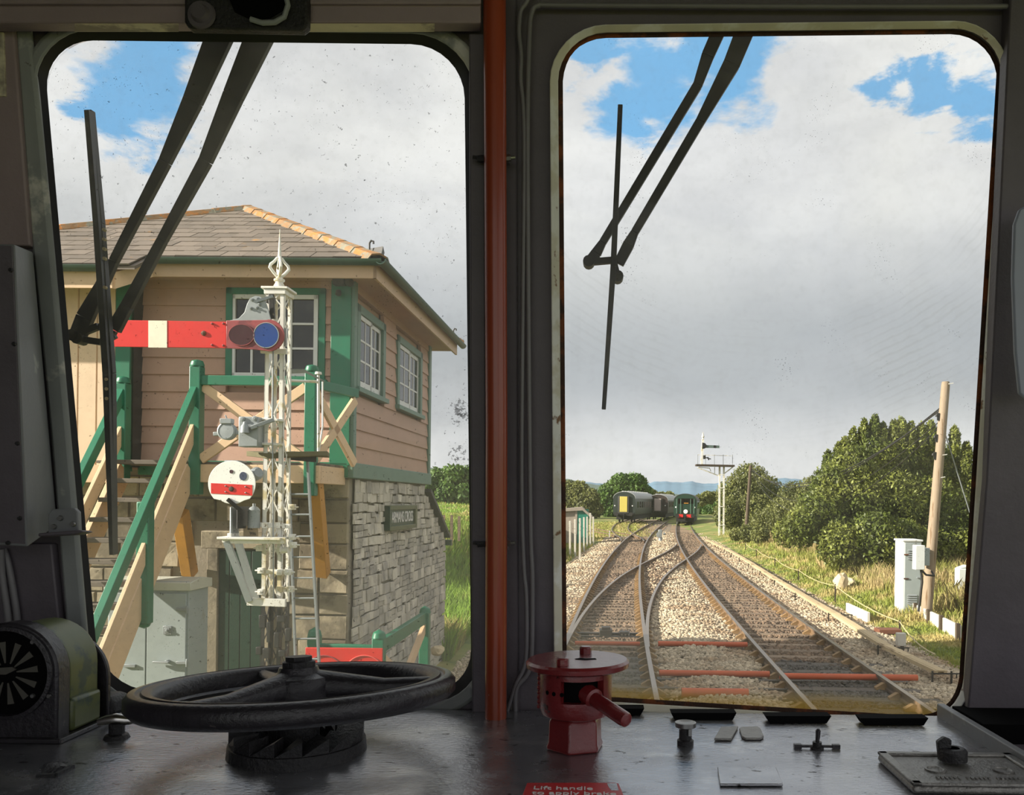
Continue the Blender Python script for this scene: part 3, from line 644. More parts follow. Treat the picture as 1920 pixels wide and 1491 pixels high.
def XL(y): return line(pl,y)
_yy=np.array([10,15,18,21,24.8,29.5,34.8,39.2,43.6,48,52,56,60]); _tt=np.array([0,0,.018,.05,.115,.225,.40,.575,.74,.87,.955,1,1])
_gy=np.arange(10,60.01,.25); _gt=np.convolve(np.pad(np.interp(_gy,_yy,_tt),8,mode='edge'),np.ones(17)/17,'valid')
def XC(y): return XL(y)+(XR(y)-XL(y))*np.interp(y,_gy,_gt)
_sy=np.array([50,56,62,70,80,100,140]); _st=np.array([0,-.05,-.6,-1.75,-2.7,-4.0,-4.2])
def XS(y): return XL(y)+np.interp(y,np.arange(50,140,.5),np.convolve(np.pad(np.interp(np.arange(50,140,.5),_sy,_st),12,mode='edge'),np.ones(25)/25,'valid'))
PROF=[(-.036,0),(.036,0),(.036,-.042),(.011,-.055),(.011,-.108),(.036,-.12),(.036,-.145),(-.036,-.145),(-.036,-.12),(-.011,-.108),(-.011,-.055),(-.036,-.042)]
def rail(fx,side,y0,y1,parent,step=1.0,dz=0.0):
    ys=np.arange(y0,y1+.001,step); n=len(PROF); mb=MB(); vs_=[]
    for y in ys:
        s=float(fx(y+.2)-fx(y-.2))/.4; nx,ny=1/math.hypot(1,s),-s/math.hypot(1,s); cx=float(fx(y))
        for a,z in PROF:
            o=side*.7535+a; vs_.append((cx+nx*o,y+ny*o,z+dz))
    mb.v=vs_
    for i in range(len(ys)-1):
        for j in range(n): mb.f.append((i*n+j,i*n+(j+1)%n,(i+1)*n+(j+1)%n,(i+1)*n+j)); mb.m.append(1 if j==0 else 0)
    mb.f += [tuple(range(n))[::-1],tuple(range((len(ys)-1)*n,len(ys)*n))]; mb.m += [0,0]
    return mb.build('rail',[M_railr,M_railt],parent,ang=30)
def chamf(w_,d_,h_,b,mt,name,parent=None):
    mb=MB(); mb.add([(-w_/2,-d_/2,-h_),(w_/2,-d_/2,-h_),(w_/2,d_/2,-h_),(-w_/2,d_/2,-h_),(-w_/2,-d_/2,-b),(w_/2,-d_/2,-b),(w_/2,d_/2,-b),(-w_/2,d_/2,-b),(-w_/2+b,-d_/2+b,0),(w_/2-b,-d_/2+b,0),(w_/2-b,d_/2-b,0),(-w_/2+b,d_/2-b,0)],
        [(0,1,5,4),(1,2,6,5),(2,3,7,6),(3,0,4,7),(4,5,9,8),(5,6,10,9),(6,7,11,10),(7,4,8,11),(8,9,10,11)])
    return mb
def heading(fx,y): return -math.atan(float(fx(y+.3)-fx(y-.3))/.6)
ZS=-.148
SLY={}
def lay(t,fx,y0,y1,step,skip=None,w_=2.6,xoff=0.0,grow=None,chairs=45,ch_step=1):
    first=None; k=0; y=y0
    sl=chamf(w_,.25,.13,.012,M_sleep,'sleeper').build('sleeper',M_sleep,t,local=True,ang=0)
    ch=MB(); ch.add([(-.17,-.06,0),(.17,-.06,0),(.17,.06,0),(-.17,.06,0),(-.17,-.05,.03),(-.06,-.05,.095),(.06,-.05,.095),(.17,-.05,.03),(-.17,.05,.03),(-.06,.05,.095),(.06,.05,.095),(.17,.05,.03)],
        [(0,3,2,1),(0,1,7,6,5,4),(3,8,9,10,11,2),(0,4,8,3),(1,2,11,7),(4,5,9,8),(6,7,11,10),(5,6,10,9)])
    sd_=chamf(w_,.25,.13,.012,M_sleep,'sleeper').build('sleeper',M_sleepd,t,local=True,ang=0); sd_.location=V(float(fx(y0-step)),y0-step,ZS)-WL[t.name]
    cho=ch.build('rail_chair',M_chair,t,local=True,ang=0)
    n=0; nc=0; used=False
    while y<y1:
        if not(skip and skip[0]<y<skip[1]):
            x=float(fx(y)); a=heading(fx,y); jit=random.uniform(-.04,.04)
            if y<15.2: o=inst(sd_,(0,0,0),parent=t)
            elif n==0 or not used: o=sl; used=True
            else: o=inst(sl,(0,0,0),parent=t)
            o.location=V(x+xoff+jit,y,ZS-random.uniform(0,.006))-WL[t.name]; o.rotation_euler=(0,0,a+random.uniform(-.01,.01)); n+=1
            SLY.setdefault(t.name,[]).append(y)
            if grow: o.scale=(grow(y),1,1)
        if y<chairs:
            for s in (-1,1):
                x=float(fx(y))+s*.7535; c=cho if nc==0 else inst(cho,(0,0,0),parent=t)
                c.location=V(x,y,ZS)-WL[t.name]; c.rotation_euler=(0,0,heading(fx,y)); nc+=1
        y+=step
tR=thing('railway_track',(float(XR(10)),10,-.2),'main running line on the far side of the crossover, leading to the green locomotive','track')
for s in (-1,1): rail(XR,s,7,200,tR)
lay(tR,XR,8.2,96,.66,(23,47))
tL=thing('railway_track',(float(XL(10)),10,-.2),'nearer running line below the cab, leading to the coach with the white end door','track')
for s in (-1,1): rail(XL,s,6,200,tL)
lay(tL,XL,8.2,96,.58,(23,47))
tC=thing('railway_track',(float(XC(30)),30,-.2),'crossover track curving between the two running lines','track')
for s in (-1,1): rail(XC,s,15.5,53,tC,.5,-.002)
# long timbers under the crossover
sl=chamf(1.0,.26,.13,.012,M_sleep,'timber').build('sleeper',M_sleep,tC,local=True,ang=0); y=23.2; first=True
while y<46.8:
    a,b=float(XL(y))-1.35,float(XR(y))+1.35
    for (p,q) in ((a,(a+b)/2-.02),((a+b)/2+.02,b)):
        o=sl if first else inst(sl,(0,0,0),parent=tC); first=False
        o.location=V((p+q)/2,y+random.uniform(-.03,.03),ZS-random.uniform(0,.006))-WL[tC.name]; o.scale=(q-p,1,1); o.rotation_euler=(0,0,heading(XR,y)*.8)
    SLY.setdefault('C',[]).append(y); y+=.62
tS=thing('railway_track',(float(XS(80)),80,-.2),'grassy siding leading to the coach with the yellow end door','track')
for s in (-1,1): rail(XS,s,56,160,tS,1.0,-.003)
lay(tS,XS,64,100,.8,chairs=0)
# trap siding stub beyond the points
def XT(y): return XS(y)-np.interp(y,[60,66,72,80],[0,.25,1.3,3.2])
tT=thing('railway_track',(float(XT(70)),70,-.2),'short rusty stub of track curving away beside the concrete hut','track')
for s in (-1,1): rail(XT,s,62,80,tT,.8,-.004)
lay(tT,XT,68,80,.8,chairs=0)

# ground: one sheet, rising to the field beyond the signal box and to the scrub beside the line
def gz(x,y):
    x=np.asarray(x,float); y=np.asarray(y,float)
    base=np.full(x.shape,-.26)
    left=np.clip((-2.9+.02*np.clip(y-16,0,60)-x)/3.5,0,1); left=left*left*(3-2*left)
    lz=np.interp(y,[15.5,18,24,32,45,60,120,400],[0,.35,1.0,1.65,2.2,2.5,2.6,2.6])
    cut=np.clip((x+.045*y+.5)/-3.0,0,1)      # keep the hut's flat ground level beyond
    base=base+left*lz*np.clip((-(x)-.05*y*0-2.5)/2.5,0,1)*np.where(y>40,np.clip((-x-.055*y)/2.5,0,1),1)
    right=np.clip((x-6.3-.03*np.clip(y-20,0,80))/5,0,1); base=base+right*np.interp(y,[8,20,50,100],[.15,.35,.7,.6])
    bump=.04*np.sin(x*1.9+y*.7)+.05*np.sin(y*.9-x*.6)
    off=np.clip((np.abs(x-2.5)-4.5)/2,0,1)
    return base+bump*off
xs=np.concatenate([np.linspace(-900,-40,26)[:-1],np.linspace(-40,-12,15)[:-1],np.linspace(-12,26,96)[:-1],np.linspace(26,60,15)[:-1],np.linspace(60,1200,26)])
ys=np.concatenate([np.linspace(-30,4,6)[:-1],np.linspace(4,60,113)[:-1],np.linspace(60,150,46)[:-1],np.linspace(150,1100,24)])
XX,YY=np.meshgrid(xs,ys); ZZ=gz(XX,YY); nx=len(xs); ny=len(ys)
idx=np.arange(nx*ny).reshape(ny,nx); F=np.stack([idx[:-1,:-1],idx[:-1,1:],idx[1:,1:],idx[1:,:-1]],-1).reshape(-1,4)
gr=np_mesh('ground',np.stack([XX,YY,ZZ],-1).reshape(-1,3),F,M_ground); gr.data.polygons.foreach_set('use_smooth',[True]*len(gr.data.polygons)); tag(gr,kind='structure')
# ballast bed
ys=np.concatenate([np.linspace(5,60,56),np.linspace(62,130,35)]); vs_=[]
for y in ys:
    l=float(XL(y))-2.0 if y<62 else float(min(XL(y)-1.6,XS(y)-1.6)); r=float(XR(y))+2.2
    for x,z in ((l-.9,-.36),(l,GZ),((l+r)/2,GZ+.0),(r,GZ),(r+.9,-.36)): vs_.append((x,y,z))
vs_=np.array(vs_); k=5; F=np.array([(i*k+j,i*k+j+1,(i+1)*k+j+1,(i+1)*k+j) for i in range(len(ys)-1) for j in range(k-1)])
tag(np_mesh('ballast_bed',vs_,F,M_ballast),kind='structure')
def stones(name,pts,size,mt):
    n=len(pts); base=np.array([(-1,-1,-.7),(1,-1,-.7),(1,1,-.7),(-1,1,-.7),(-.7,-.8,.6),(.8,-.6,.7),(.6,.8,.5),(-.8,.6,.75)])
    v=base[None]*(1+rng.uniform(-.35,.35,(n,8,3))); s=size*rng.uniform(.6,1.35,(n,1,1)); v=v*s*.5*np.array([1,1,.75])
    a=rng.uniform(0,6.28,n); c,s_=np.cos(a)[:,None],np.sin(a)[:,None]; b=rng.uniform(-.6,.6,n); cb,sb=np.cos(b)[:,None],np.sin(b)[:,None]
    y2=v[...,1]*cb-v[...,2]*sb; z2=v[...,1]*sb+v[...,2]*cb
    v=np.stack([v[...,0]*c-y2*s_, v[...,0]*s_+y2*c, z2],-1)+pts[:,None,:]
    f=np.array([(0,1,5,4),(1,2,6,5),(2,3,7,6),(3,0,4,7),(4,5,6,7)]); F=(f[None]+8*np.arange(n)[:,None,None]).reshape(-1,4)
    return np_mesh(name,v.reshape(-1,3),F,mt)
def scatter(n,y0,y1):
    y=1/rng.uniform(1/y1,1/y0,n); l=XL(y)-2.6; r=XR(y)+3.0; x=l+(r-l)*rng.uniform(0,1,n); return x,y
def in_gauge(x,y): return (np.abs(x-XR(y))<.70)|(np.abs(x-XL(y))<.70)
x,y=scatter(120000,8.5,75)
dr=np.minimum.reduce([np.abs(np.abs(x-f(y))-.7535) for f in (XR,XL)]); dc=np.where((y>15)&(y<54),np.abs(np.abs(x-XC(y))-.7535),9)
ok=(dr>.09)&(dc>.09)
onsl=(np.abs(x-XR(y))<1.3)|(np.abs(x-XL(y))<1.3)|((y>23)&(y<47)&(x>XL(y)-1.3)&(x<XR(y)+1.3))
def near(lst):
    a=np.array(sorted(lst)); i=np.clip(np.searchsorted(a,y),1,len(a)-1); return np.minimum(np.abs(a[i]-y),np.abs(a[i-1]-y))<.135
hid=((np.abs(x-XR(y))<1.32)&near(SLY[tR.name]))|((np.abs(x-XL(y))<1.32)&near(SLY[tL.name]))|((y>23)&(y<47)&(x>XL(y)-1.35)&(x<XR(y)+1.35)&near(SLY['C']))
sixf=(x>XL(y)+1.0)&(x<XR(y)-.72)&(y<22)
ok&=~hid|(rng.uniform(0,1,len(x))<np.where(sixf,.9,.08))
for (qx,qy) in ((1320,1209),(1340,1265),(1340,1300)):
    yd=G(qx,qy,-.06).y; ok&=~((np.abs(y-yd)<.10)&(x>XL(y)+.6)&(x<XR(y)-.6))
x,y=x[ok],y[ok]; six=(x>XL(y)+.95)&(x<XR(y)-.95)
heap=np.where(six,.09*np.clip(np.minimum(x-XL(y)-.9,XR(y)-.9-x)/.6,0,1),0.0)
edge=np.where(x<XL(y)-1.9,np.clip(XL(y)-1.9-x,0,1)*-.15,0)+np.where(x>XR(y)+2.1,np.clip(x-XR(y)-2.1,0,1)*-.15,0)
z=GZ+.022+rng.uniform(-.01,.035,len(x))+heap+edge
g=in_gauge(x,y)|((XC(y)-x<.70)&(x-XC(y)<.7)&(y>15)&(y<54)&(rng.uniform(0,1,len(x))<.6))
sz=np.clip(.045+.0011*(y-10),.045,.10)[:,None,None]
pts=np.stack([x,y,z],-1)
tag(stones('ballast_stones',pts[~g],sz[~g],M_stone),'pale grey and cream ballast stones beside and between the tracks','ballast',kind='stuff')
gr_=g&(y<14.6+.5*np.sin(x*2.3)); M_gst=mat('shaded_greasy_stone',(84,76,68),.6,var=.2,isl=.35)  # near stones: grease, with the box's cast shadow also painted into the colour
tag(stones('ballast_stones',pts[gr_],sz[gr_],M_gst),'dark greasy ballast stones with painted shade, around the point rods, nearest the cab','ballast',kind='stuff')
g=g&~gr_
tag(stones('ballast_stones',pts[g],sz[g],M_oily),'brown oily ballast stones between the rails','ballast',kind='stuff')
# ducts and rods crossing under the rails
def duct(px0,y0,px1,y1,r,label,kinds=M_orange,nm='cable_duct',cat='duct',z=-.06):
    a=G(px0,y0,z); b=G(px1,y1,z); b=V(b.x,a.y+.0*(b.y-a.y),z); mb=MB(); mb.tube([a,(a+b)/2,b],r,12); return tag(mb.build(nm,kinds,ang=60),label,cat,'orange ducts across the track' if kinds is M_orange else 'point rods across the track')
duct(1234,1207,1404,1212,.05,'sunlit orange duct across the track, farthest of the orange ducts')
duct(1078,1206,1200,1208,.04,'orange duct beside the point machine under the nearer line')
duct(1236,1262,1446,1268,.05,'red-orange duct in the shade across the track, in front of the pale rods')
duct(1462,1268,1732,1278,.05,'red-orange duct in the shade running to the timber trunking')
duct(1278,1299,1404,1302,.07,'fat orange duct nearest the windscreen foot, in the shade')
duct(1236,1274,1500,1277,.018,'thin steel point rod just beyond the shaded orange duct',M_rod,'point_rod','rod',-.12)
duct(1200,1290,1520,1291,.018,'thin steel point rod nearest the windscreen foot',M_rod,'point_rod','rod',-.12)
q=G(1322,1278,-.12); mb=MB(); mb.bar(q+V(-.03,-.5,0),q+V(.03,.6,.03),.05,.04); mb.box(q+V(0,.1,.03),(.14,.1,.06)); mb.box(q+V(.35,.1,.0),(.12,.06,.06)); mb.box(q+V(-.7,.1,.0),(.06,.2,.05)); tag(mb.build('rod_crank',M_grease,bevel=.004),'dark crank joining the point rods between the rails','crank')
pm=thing('point_machine',G(1140,1195,-.2),'dark greasy point machine between the rails of the nearer line','machine')
o=WL[pm.name]; mb=MB(); mb.box(o+V(0,0,.06),(1.5,.1,.07)); mb.box(o+V(.1,-.3,.05),(1.3,.07,.05)); mb.build('stretcher_bar',M_grease,pm,bevel=.005)
mb=MB(); mb.box(o+V(-.05,-.15,.13),(.26,.3,.12)); mb.box(o+V(-.05,-.15,.21),(.18,.2,.06)); mb.box(o+V(.32,-.15,.1),(.2,.2,.1)); mb.build('lock_box',M_grease,pm,bevel=.01)
mb=MB()
for i in range(3): mb.bar(o+V(.28+.07*i,-.3,.08),o+V(.30+.07*i,0,.16),.025)
mb.build('lever',M_rod,pm)
# a plank lying in the four-foot
a=G(1268,1171,-.1); b=G(1324,1174,-.1); mb=MB(); mb.bar(a,b,.16,.04); tag(mb.build('plank',M_sleep,bevel=.006),'short brown board lying on the ballast between the tracks','board')
# timber trunking
M_trunk=mat('pale_timber',(214,190,148),.8,var=.2,scale=4,rnd=.1,bump=.3,bscale=20,stretch=(1,.2,1),c3=(150,126,92),c3s=4,c3r=(.55,.65))
tp=[G(*p,0.02) for p in ((1765,1261),(1705,1233),(1661,1212),(1613,1181),(1565,1151),(1530,1131),(1500,1113),(1460,1089),(1420,1064),(1392,1046),(1370,1034),(1345,1022),(1325,1012))]
tt=thing('cable_trunking',V(tp[0].x,tp[0].y,-.2),'long pale timber cable trunking on stakes beside the line','trunking')
run=[]; 
for i in range(len(tp)-1):
    n=max(1,int((tp[i+1]-tp[i]).length/1.6))
    for j in range(n): run.append((tp[i]+(tp[i+1]-tp[i])*(j/n),tp[i]+(tp[i+1]-tp[i])*((j+1)/n)))
for i,(a,b) in enumerate(run):
    mb=MB(); d=(b-a).normalized(); a2=a+d*.01; b2=b-d*.01
    side=V(d.y,-d.x,0); mb.bar(a2+V(0,0,.02),b2+V(0,0,.02),.11,.02); mb.bar(a2-side*.07-V(0,0,.005),b2-side*.07-V(0,0,.005),.05,.06); mb.bar(a2+side*.07-V(0,0,.005),b2+side*.07-V(0,0,.005),.05,.06); mb.build('trough_plank',M_trunk,tt)
    if i<22 and i%2==0:
        mb=MB(); 
        for s in (-.14,.16): mb.bar(a+side*s+V(0,0,-.25),a+side*s+V(0,0,.02),.025)
        mb.bar(a-side*.16+V(0,0,-.02),a+side*.42+V(0,0,-.02),.02); 
        for s in (.24,.32,.40): mb.bar(a+side*s+V(0,0,-.09),a+side*s+V(0,0,-.02),.015)
        mb.build('stake_bracket',M_grease,tt)
# signal wire on stakes
st=[((1453,1047),(1453,1064)),((1497,1069),(1497,1091)),((1566,1098),(1566,1131)),((1687,1166),(1687,1186)),((1418,1030),(1418,1044)),((1398,1019),(1398,1030))]
tops=[]
M_stake=mat('iron_stake',(70,56,46),.7,var=.2)
for (t_,b_) in st:
    z0=float(gz(np.array(G(*b_,-.2).x),np.array(G(*b_,-.2).y))); b=G(*b_,z0); y=b.y; tpt=P(*t_,y); tops.append(tpt)
    s_=thing('wire_stake',b,{1453:'iron wire stake in the grass, third from the far end',1497:'iron wire stake in the grass, fourth from the far end',1566:'tall iron wire stake before the white rubble',1687:'iron wire stake beside the small white box',1418:'iron wire stake in the grass, second from the far end',1398:'farthest iron wire stake, near the bracket signal'}[t_[0]],'stake','signal wire stakes beside the line')
    mb=MB(); mb.bar(b-V(0,0,.1),tpt+V(0,0,.03),.04,.015); mb.build('stake',M_stake,s_); mb=MB(); mb.lathe([(.04,-.012),(.03,0),(.04,.012)],tpt,10,(1,0,0)); mb.build('pulley',M_stake,s_)
tops.sort(key=lambda p:p.y); wl=[G(1753,1227,.05)]+tops; pts=[]
for a,b in zip(wl[:-1],wl[1:]):
    for j in range(6): t=j/6; pts.append(a+(b-a)*t-V(0,0,.10*4*t*(1-t)))
pts.append(wl[-1]); mb=MB(); mb.tube(pts,.013,6); tag(mb.build('signal_wire',mat('pale_wire',(206,190,140),.6)),'pale sagging signal wire along the grass','wire')
# white edging boards
M_wb=mat('white_concrete',(232,226,212),.7,var=.12,scale=4,rnd=.06)
M_dk=mat('dark_post',(80,66,50),.8,var=.2)
def edging(p0,p1,n,h,label,posts=True):
    a=G(*p0,-.2); b=G(*p1,-.2); t=thing('concrete_edging',(a+b)/2,label,'edging','white edging walls beside the line')
    for i in range(n):
        q0=a+(b-a)*(i/n)+(b-a).normalized()*.015; q1=a+(b-a)*((i+1)/n)-(b-a).normalized()*.015
        mb=MB(); mb.bar(q0+V(0,0,h/2-.05),q1+V(0,0,h/2-.05),.07,h+.1); mb.build('panel',M_wb,t,bevel=.008)
    if posts:
        for i in (1,2,3,4):
            q=a+(b-a)*(i/4-.02*(i%2)); mb=MB(); mb.bar(q+V(-.06,-.02,-.1),q+V(-.06,-.02,h+.05),.07,.09); mb.build('post',M_dk,t)
edging((1588,1146),(1629,1166),4,.22,'low white panelled edging, the shorter run before the white cupboard',False)
edging((1701,1149),(1800,1203),5,.33,'low white edging with dark posts, running on past the white cupboard')
mbx=thing('marker_box',G(1689,1222,-.2),'small white box on a short stake beside the trunking','box')
o=WL[mbx.name]; q=P(1689,1199,o.y); mb=MB(); mb.box(q,(.17,.12,.25)); mb.build('box',M_wb,mbx,bevel=.012); mb=MB(); mb.bar(o+V(.03,.02,0),q+V(.03,.02,0),.05); mb.build('stake',M_dk,mbx)
mb=MB(); mb.box(G(1665,1183,-.15),(.5,.35,.1)); tag(mb.build('rusty_plate',mat('dark_rust',(124,74,50),.8,var=.3),bevel=.01),'rusty brown slab in the grass beside the trunking','slab')
# rubble lumps
M_rub=mat('pale_rubble',(226,206,168),.85,var=.2,scale=6,bump=.6)
def lump(name,c,s,mt,label,cat,group=None,seed=0):
    bm=bmesh.new(); bmesh.ops.create_icosphere(bm,subdivisions=2,radius=1); r=random.Random(seed)
    for v in bm.verts: k=1+r.uniform(-.22,.22); v.co=Vector((v.co.x*s[0]*k,v.co.y*s[1]*k,(v.co.z+.6)*s[2]*k))
    me=bpy.data.meshes.new(name); bm.to_mesh(me); bm.free(); me.materials.append(mt); o=bpy.data.objects.new(name,me); C.objects.link(o); o.location=c; WL[o.name]=Vector(c)
    if label: tag(o,label,cat,group)
    return o
for i,(x,y,w_,h_,l) in enumerate(((1576,1097,.34,.3,'upright white rubble block in the grass'),(1594,1094,.25,.17,'pale rubble lump beside the upright white block'),(1612,1086,.42,.14,'long pale rubble slab on the heap'),(1628,1078,.35,.12,'topmost pale rubble slab of the heap in the grass'))):
    lump('rubble_block',G(x,y+6,-.05),(w_*.6,.25,h_),M_rub,l,'rubble','pale rubble in the grass',i)
# ================================================================== THE SIGNAL BOX
YB=9.8
BX=P(655,880,YB).x
K=.86
M_board = mat('pink_buff_boards',(188,150,128),.6,var=.12,scale=3,rnd=.05,bump=.15,bscale=20)
M_buff  = mat('cream_buff_paint',(228,194,156),.55,var=.12,scale=4,rnd=.04)
M_vbrd  = mat('vertical_buff_boards',(230,200,168),.6,var=.1,scale=3,rnd=.04)
M_gpaint= mat('green_paint',(28,112,82),.4,var=.2,scale=5)
M_gpale = mat('weathered_green',(96,128,112),.5,var=.2,scale=5)
M_gdoor = mat('dark_green_door',(16,54,38),.45,var=.15,scale=5)
M_gutter= mat('gutter_green',(44,74,60),.45,var=.3,scale=9)
M_slate = mat('roof_slate',(118,106,94),.7,var=.15,scale=4,rnd=.2,bump=.3,bscale=20,c3=(170,126,66),c3s=1.6,c3r=(.62,.68))
M_hip   = mat('lichen_ridge_tile',(150,114,74),.8,var=.35,scale=9,rnd=.15,bump=.8,bscale=24,c2=(178,116,48),c2s=6,c2r=(.48,.58),c3=(134,130,112),c3s=8,c3r=(.50,.60))
M_lead  = mat('dark_lead',(60,58,56),.6,var=.3)
M_mort  = mat('lime_mortar',(150,140,122),.9,var=.2,bump=.5)
M_rubst = mat('rubble_stone',(206,198,182),.85,var=.2,scale=7,rnd=.28,bump=.6,bscale=18,c2=(176,170,160),c2s=2.5,c2r=(.45,.6))
M_ashlar= mat('ashlar_stone',(158,146,122),.85,var=.25,scale=5,rnd=.2,bump=.6,bscale=16,c2=(110,100,82),c2s=2.0,c2r=(.45,.6))
M_winw  = mat('white_window_paint',(226,226,224),.4,var=.05)
M_glassd= mat('dark_window_pane',(10,12,14),.06,var=.1,spec=.8)
M_tread = mat('grey_tread',(108,98,86),.8,var=.3,scale=6,rnd=.1)
M_ochre = mat('ochre_paint',(198,140,52),.5,var=.15,scale=4)
sb=thing('signal_box',(BX,YB,0),'two-storey signal box, buff boarded top on a stone base, with hipped slate roof','building',rz=-.0156)
def L(px,py,dy=0.0):   # pixel on the plane of the front wall (pushed dy back) in the box's own frame
    q=P(px,py,YB+dy); return V(q.x-BX,dy,q.z)
def S_(px,py):         # pixel on the side wall -> local
    c,s=math.cos(-.0156),math.sin(-.0156); d=raydir(px,py)
    # wall plane: local x=0 ; direction of wall (sin.0156,cos.0156)
    n=V(math.cos(.0156),-math.sin(.0156),0); k=(V(BX,YB,0)-V(0,0,EYE)).dot(n)/d.dot(n); q=V(0,0,EYE)+d*k
    return V(0,((q-V(BX,YB,0)).dot(V(math.sin(.0156),math.cos(.0156),0))),q.z)
ZT=L(640,882).z; DEP=4.15; ZW=5.13; WID=5.9
def bb(name,mt,parent=sb,bevel=0.0,ang=35,**k):
    mb=MB(); return mb
def B(name,mt,a,b,parent=None,bevel=0.0):
    mb=MB(); mb.box2(a,b); return mb.build(name,mt,parent or sb,local=True,bevel=bevel)
core=B('stone_core',M_mort,(-WID,.03,-.6),(-.03,DEP,ZT))
B('timber_core',M_board,(-WID,.05,ZT),(-.05,DEP-.05,ZW+.1))
# horizontal boards: front and side, each a lapped plank
def board_mesh(length,h,axis):
    mb=MB()
    if axis=='x': pr_=[(0,-.012),(0,-.034),(h,-.012),(h,0.03),(0,.03)]; mb.prism([V(0,y,z) for z,y in pr_],V(length,0,0))
    else: pr_=[(0,.012),(0,.034),(h,.012),(h,-.03),(0,-.03)]; mb.prism([V(x,0,z) for z,x in pr_],V(0,length,0))
    return mb
bh=.198; z=ZT+.09; k=0; xl=L(262,700).x
fx0=L(425,600).x; fx1=L(612,600).x; wz0=L(520,712).z; wz1=L(520,541).z
srcs={}
def board(axis,p,length):
    key=(axis,round(length,2))
    if key not in srcs:
        srcs[key]=board_mesh(length,bh,axis).build('board',M_board,sb,local=True,ang=0); o=srcs[key]
    else: o=inst(srcs[key],(0,0,0),parent=sb)
    o.location=p
sw=[(S_(660,600),S_(716,600)),(S_(738,640),S_(786,640))]     # side windows along the wall
wy=[(.28,1.42),(2.05,3.30)]
wy=[(S_(663,640).y,S_(717,640).y),(S_(740,660).y,S_(787,660).y)]
szb=S_(690,737).z; szt=S_(690,588).z
while z<ZW:
    if wz0-.1<z+.1<wz1+.02:
        board('x',V(xl,0,z),fx0-xl); board('x',V(fx1,0,z),-.21-fx1)
    else: board('x',V(xl,0,z),-.21-xl)
    if szb-.08<z+.1<szt+.05:
        e=[.03,wy[0][0],wy[0][1],wy[1][0],wy[1][1],DEP-.12]
        for a,b in ((e[2],e[3]),(e[4],e[5])):
            if b-a>.06: board('y',V(0,a,z),b-a)
    else: board('y',V(0,.03,z),DEP-.15)
    z+=bh
# bands and corner posts
B('sill_band',M_gpale,(-.06,-.05,ZT-.09),(.06,DEP+.05,ZT+.09),bevel=.01)
B('sill_band',M_gpaint,(xl,-.06,ZT-.08),(0,.0,ZT+.09),bevel=.01)
B('corner_post',M_gpaint,(-.215,-.06,ZT+.05),(.015,.05,ZW),bevel=.006)
B('corner_strip',M_gpale,(-.0,-.04,ZT+.05),(.055,.07,ZW),bevel=.004)
B('corner_post',M_gpale,(-.02,DEP-.13,ZT+.05),(.05,DEP+.02,ZW),bevel=.006)
# porch with vertical boards
PD=-.25
def Lp(px,py): q=P(px,py,YB+PD); return V(q.x-BX,PD,q.z)
px0=-5.9; pxr=Lp(243,700).x
B('porch_core',M_board,(px0,PD+.03,ZT-.02),(pxr-.02,.1,5.05))
B('porch_side_shade',M_lead,(pxr-.02,PD+.0,ZT),(pxr,.02,5.05))  # dark colour stands for the shade on this side of the porch
B('porch_post',M_gpaint,(pxr-.165,PD-.03,ZT-.05),(pxr,PD+.05,5.08),bevel=.005)
x=pxr-.165; i=0; src=None
while x>px0:
    mb=None
    if src is None:
        mb=MB(); mb.prism([V(0,0,0),V(.008,-.02,0),V(.202,-.02,0),V(.21,0,0),V(.21,.03,0),V(0,.03,0)],V(0,0,5.05-ZT)); src=mb.build('board',M_vbrd,sb,local=True,ang=0); o=src
    else: o=inst(src,(0,0,0),parent=sb)
    o.location=V(x-.212,PD,ZT); x-=.213
B('porch_beam',M_buff,(px0,PD-.06,ZT-.18),(pxr-.1,PD+.0,ZT+.02),bevel=.005)
# windows -------------------------------------------------------
def window_front():
    w_=MB(); a=fx0; b=fx1; z0=wz0; z1=wz1; t=.075
    for (p,q) in (((a,-.05,z0),(a+t,.02,z1)),((b-t,-.05,z0),(b,.02,z1)),((a,-.05,z1-t),(b,.02,z1)),((a-.03,-.09,z0-.05),(b+.03,.02,z0))): w_.box2(p,q)
    fr=w_.build('window_frame',M_gpaint,sb,local=True,bevel=.004)
    m=MB(); m.box2((a+t,.0,z0),(b-t,.02,z1-t)); m.build('backing',M_glassd,fr,local=True)
    for s0,s1 in ((L(434,600).x,L(512,600).x),(L(541,600).x,L(598,600).x)):
        zb_,zt=wz0+.0,wz1-.075; m=MB(); q=.05
        for (p,r) in (((s0,-.04,zb_),(s0+q,-.005,zt)),((s1-q,-.04,zb_),(s1,-.005,zt)),((s0,-.04,zt-q),(s1,-.005,zt)),((s0,-.04,zb_),(s1,-.005,zb_+.075))): m.box2(p,r)
        m.build('sash',M_winw,fr,local=True,bevel=.003)
        for k in range(3):
            h=(zt-q-zb_-.075)/3; c=zb_+.075+h*k
            for u0,u1 in ([(s0+q,s1-q)] if s1-s0<.42 else [(s0+q,(s0+s1)/2-.012),((s0+s1)/2+.012,s1-q)]):
                m=MB(); m.box2((u0,-.012,c+.01),(u1,-.002,c+h-.01)); m.build('pane',M_glassd,fr,local=True)
            if k: m=MB(); m.box2((s0+q,-.03,c-.012),(s1-q,-.006,c+.012)); m.build('glazing_bar',M_winw,fr,local=True)
        if s1-s0>=.42: m=MB(); m.box2(((s0+s1)/2-.012,-.03,zb_+.07),((s0+s1)/2+.012,-.006,zt-.04)); m.build('glazing_bar',M_winw,fr,local=True)
window_front()
